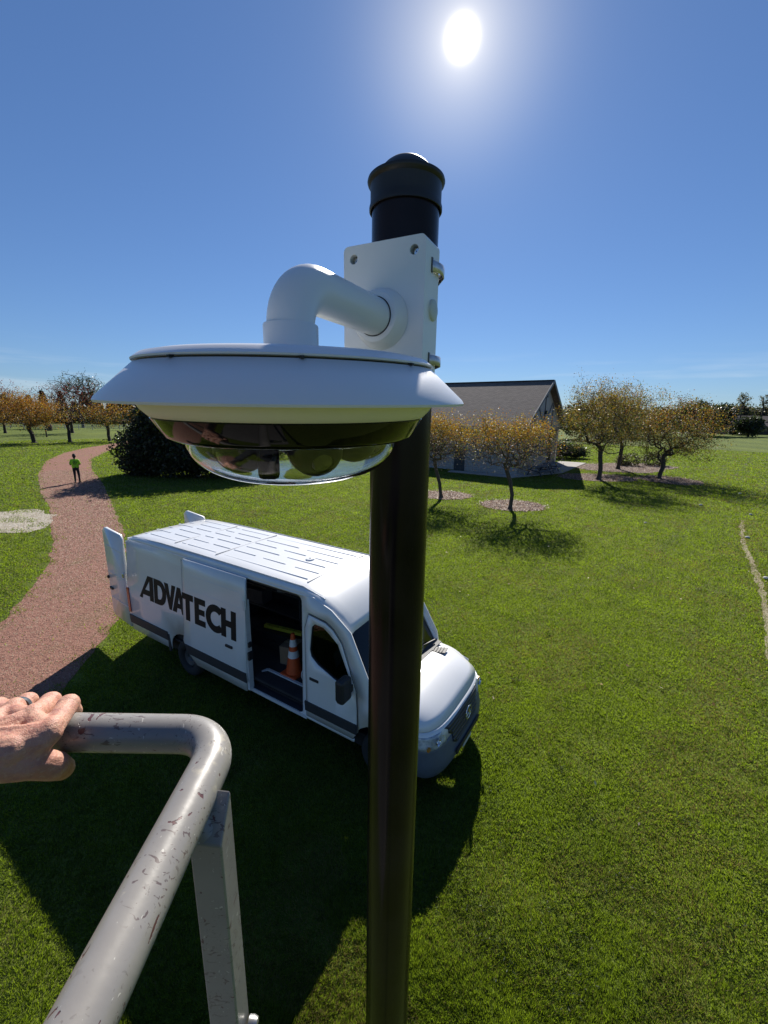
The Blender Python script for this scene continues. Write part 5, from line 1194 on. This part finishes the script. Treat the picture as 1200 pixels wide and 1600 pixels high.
rail = thing('guard_rail', 'scuffed grey tubular guard rail of the work platform with a hand on it', 'railing', (-.181 * KR, .418 * KR, RZ))
rb_ = .058
pts_ = [Vector((x, 0, 0)) for x in (-1.1, -.8, -.5, -.25, -.12)] + [Vector((-rb_, -rb_, 0)) + Vector((rb_ * math.sin(R(a)), rb_ * math.cos(R(a)), 0)) for a in range(0, 91, 6)] + [Vector((0, y, 0)) for y in (-.12, -.25, -.4, -.6, -.9, -1.2)]
MB().tube(pts_, .0239, 48).build('top_tube', rmat, rail, smooth=True)
x0_, x1_, y0_, y1_ = .003, .038, -.122, -.087
MB().add([(x0_, y0_, -1.18), (x1_, y0_, -1.18), (x1_, y1_, -1.18), (x0_, y1_, -1.18), (x0_, y0_, -.030), (x1_, y0_, -.036), (x1_, y1_, .002), (x0_, y1_, .006)],
         [(3, 2, 1, 0), (4, 5, 6, 7), (0, 1, 5, 4), (1, 2, 6, 5), (2, 3, 7, 6), (3, 0, 4, 7)]).build('upright', rmat, rail, bevel=.002)
MB().tube([(.004, -.103, -.018), (.014, -.103, -.034)], [.014, .019], 16).build('weld_bead', rmat, rail, smooth=True)
MB().lathe([(.001, .012), (.006, .011), (.008, .006), (.008, 0)], (.0415, -.098, -.358), 12, M=Matrix.Rotation(R(90), 3, 'Y')).build('bolt', mat('zinc_bolt', (.45, .44, .42), .35, metal=.8), rail, smooth=True)
MB().box((-.52, -.58, -1.19), (1.1, 1.2, .04)).build('platform_floor', mat('platform_grey', (.16, .15, .14), .7), rail)
for x_, y_ in ((-1.05, -.05), (-1.05, -1.1), (0, -1.1)): MB().box((x_, y_, -.6), (.036, .036, 1.17)).build('upright', rmat, rail)

# hand: joints round the rail (x right, y away, z up), the arm and body carry on out of frame
def skinmat(name):
    m_ = bpy.data.materials.new(name); m_.use_nodes = True; t = m_.node_tree; bb = t.nodes['Principled BSDF']
    bb.inputs['Roughness'].default_value = .56; bb.inputs['Specular IOR Level'].default_value = .35
    bb.inputs['Subsurface Weight'].default_value = .12; bb.inputs['Subsurface Radius'].default_value = (.009, .003, .0015); bb.inputs['Subsurface Scale'].default_value = 1
    co = t.nodes.new('ShaderNodeTexCoord')
    def N(sc, det=4, st=(1, 1, 1), rot=0):
        q = t.nodes.new('ShaderNodeMapping'); q.inputs['Scale'].default_value = st; q.inputs['Rotation'].default_value = (0, 0, rot); t.links.new(co.outputs['Object'], q.inputs[0])
        n_ = t.nodes.new('ShaderNodeTexNoise'); n_.inputs['Scale'].default_value = sc; n_.inputs['Detail'].default_value = det; t.links.new(q.outputs[0], n_.inputs['Vector']); return n_.outputs[0]
    def RR(x_, a_, b__):
        q = t.nodes.new('ShaderNodeMapRange'); q.inputs[1].default_value = a_; q.inputs[2].default_value = b__; t.links.new(x_, q.inputs[0]); return q.outputs[0]
    c = None
    for col, f in (((.50, .235, .165), RR(N(38), .40, .62)), ((.40, .185, .145), RR(N(75, 5), .52, .72)), ((.58, .36, .25), RR(N(260, 3), .55, .75)), ((.36, .19, .13), RR(N(420, 2, (1, .22, 1), .5), .64, .80))):
        q = t.nodes.new('ShaderNodeMix'); q.data_type = 'RGBA'; q.inputs['B'].default_value = (*col, 1)
        if c is None: q.inputs['A'].default_value = (.54, .29, .205, 1)
        else: t.links.new(c, q.inputs['A'])
        t.links.new(f, q.inputs['Factor']); c = q.outputs['Result']
    t.links.new(c, bb.inputs['Base Color'])
    v_ = t.nodes.new('ShaderNodeTexVoronoi'); v_.inputs['Scale'].default_value = 420; v_.feature = 'DISTANCE_TO_EDGE'; t.links.new(co.outputs['Object'], v_.inputs['Vector'])
    b0 = t.nodes.new('ShaderNodeBump'); b0.inputs['Distance'].default_value = .0006; b0.inputs['Strength'].default_value = .6; t.links.new(v_.outputs['Distance'], b0.inputs['Height'])
    b1 = t.nodes.new('ShaderNodeBump'); b1.inputs['Distance'].default_value = .0022; t.links.new(N(95, 6, (1, .5, 1)), b1.inputs['Height']); t.links.new(b0.outputs[0], b1.inputs['Normal'])
    b2 = t.nodes.new('ShaderNodeBump'); b2.inputs['Distance'].default_value = .0007; t.links.new(N(330, 4), b2.inputs['Height']); t.links.new(b1.outputs[0], b2.inputs['Normal'])
    t.links.new(b2.outputs[0], bb.inputs['Normal']); return m_
sk = skinmat('sunlit_skin')
hand = thing('person', 'hand with a dark ring gripping the scuffed grey rail at the left edge', 'person', (-.46, .418 * KR, RZ))
wrist = (-.030, -.080, .034); fore = (-.165, -.31, -.09)
I0 = (.0540, -.0430, .0357); M0 = (.0137, -.0214, .0365); N0 = (-.0312, .0001, .0274); K0 = (-.0640, .0100, .0200)
I1 = (.0345, .0136, .0300); M1 = (-.0024, .0280, .0225); N1 = (-.0430, .0360, .0150); K1 = (-.0780, .0370, .0080)
I2 = (.0200, .0377, .0010); M2 = (-.0120, .0415, -.0060); N2 = (-.0500, .0425, -.0100); K2 = (-.0840, .0400, -.0140)
I3 = (.0080, .0270, -.0260); M3 = (-.0200, .0270, -.0300); N3 = (-.0560, .0260, -.0310); K3 = (-.0880, .0240, -.0310)
T0 = (.0165, -.0720, .0220); T1 = (.0400, -.0600, .0080); T2 = (.0534, -.0440, -.0110); T3 = (.0440, -.0220, -.0370)
V_ = Vector
Hc = [(fore, wrist, .044, .030)]
for a, r in ((I0, .0150), (M0, .0150), (N0, .0145), (K0, .0135)): Hc.append((wrist, a, .024, r))
Hc += [((-.045, -.100, .026), (.028, -.068, .034), .022, .020), (tuple(V_(wrist) + V_((0, -.006, -.008))), T0, .026, .024), (tuple(V_(wrist) + V_((.02, .0, .0))), tuple(V_(I0) + V_((-.006, -.006, -.004))), .026, .017)]
for a, b_ in ((I0, M0), (M0, N0), (N0, K0)): Hc.append((a, b_, .0140, .0138))
Hc += [(tuple(V_(I0) + V_((-.012, -.006, -.006))), tuple(V_(T1) + V_((-.004, .002, .004))), .0165, .0165), (T0, I0, .023, .0145), (T0, T1, .0235, .0190), (T1, T2, .0182, .0168), (T2, T3, .0170, .0140),
       (tuple(V_(T0).lerp(V_(I0), .5)), tuple(V_(T1).lerp(V_(I0), .3)), .018, .015)]
for a, b_, c_, d_, r in ((I0, I1, I2, I3, .0124), (M0, M1, M2, M3, .0124), (N0, N1, N2, N3, .0116), (K0, K1, K2, K3, .0104)):
    Hc += [(a, b_, r * 1.10, r * 1.06), (b_, c_, r * 1.07, r * .95), (c_, d_, r * .95, r * .84)]
for a in (I0, M0, N0, K0):   # tendons fanning over the back of the hand, knuckle heads
    w2 = V_(wrist).lerp(V_(a), .30) + V_((0, .004, .0215)); Hc.append((tuple(w2), tuple(V_(a) + V_((0, .002, .0105))), .0030, .0042)); Hc.append((tuple(V_(a) + V_((0, .002, .004))), tuple(V_(a) + V_((-.001, .008, .004))), .0128, .0125))
for a, b_ in ((I0, I1), (M0, M1), (N0, N1)): Hc.append((tuple(V_(b_) + V_((0, 0, .001))), tuple(V_(b_) + V_((0, .002, .0005))), .0140, .0140))
organic('hand_skin', Hc, .0018, sk, hand, smooth_it=6)
nv = mat('dark_work_jacket', (.02, .022, .03), .9)
J0 = (0.46 * 0, 0, 0)
jk = [((-.14, -.27, -.075), (-.165, -.33, -.09), .056, .060), ((-.165, -.33, -.09), (-.02, -.72, .20), .060, .075), ((-.02, -.74, .22), (.26, -.86, .22), .085, .085), ((.06, -.80, .12), (.10, -.82, -.42), .17, .15), ((.20, -.82, .12), (.16, -.82, -.42), .16, .15),
      ((.28, -.86, .20), (.44, -.72, .04), .07, .055), ((.44, -.72, .04), (.47, -.60, .25), .055, .045)]
organic('jacket', jk, .02, nv, hand)
organic('head', [((.12, -.82, .30), (.12, -.80, .42), .06, .06), ((.12, -.76, .50), (.12, -.80, .56), .085, .095), ((.12, -.71, .49), (.12, -.70, .48), .03, .02)], .012, sk, hand)
organic('trousers', [((.06, -.82, -.45), (.04, -.82, -.95), .12, .08), ((.04, -.82, -.95), (.04, -.84, -1.12), .08, .06), ((.20, -.82, -.45), (.24, -.82, -.95), .12, .08), ((.24, -.82, -.95), (.24, -.84, -1.12), .08, .06)], .02, nv, hand)
rg_c = V_(N0).lerp(V_(N1), .50); rg_d = (V_(N1) - V_(N0)).normalized()
Mr = rg_d.to_track_quat('Z', 'Y').to_matrix()
MB().lathe([(.0128, -.0038), (.0143, -.0038), (.0147, 0), (.0143, .0038), (.0128, .0038)], rg_c, 40, M=Mr, close=True).build('ring', mat('dark_silicone_ring', (.06, .07, .085), .35), hand, smooth=True)
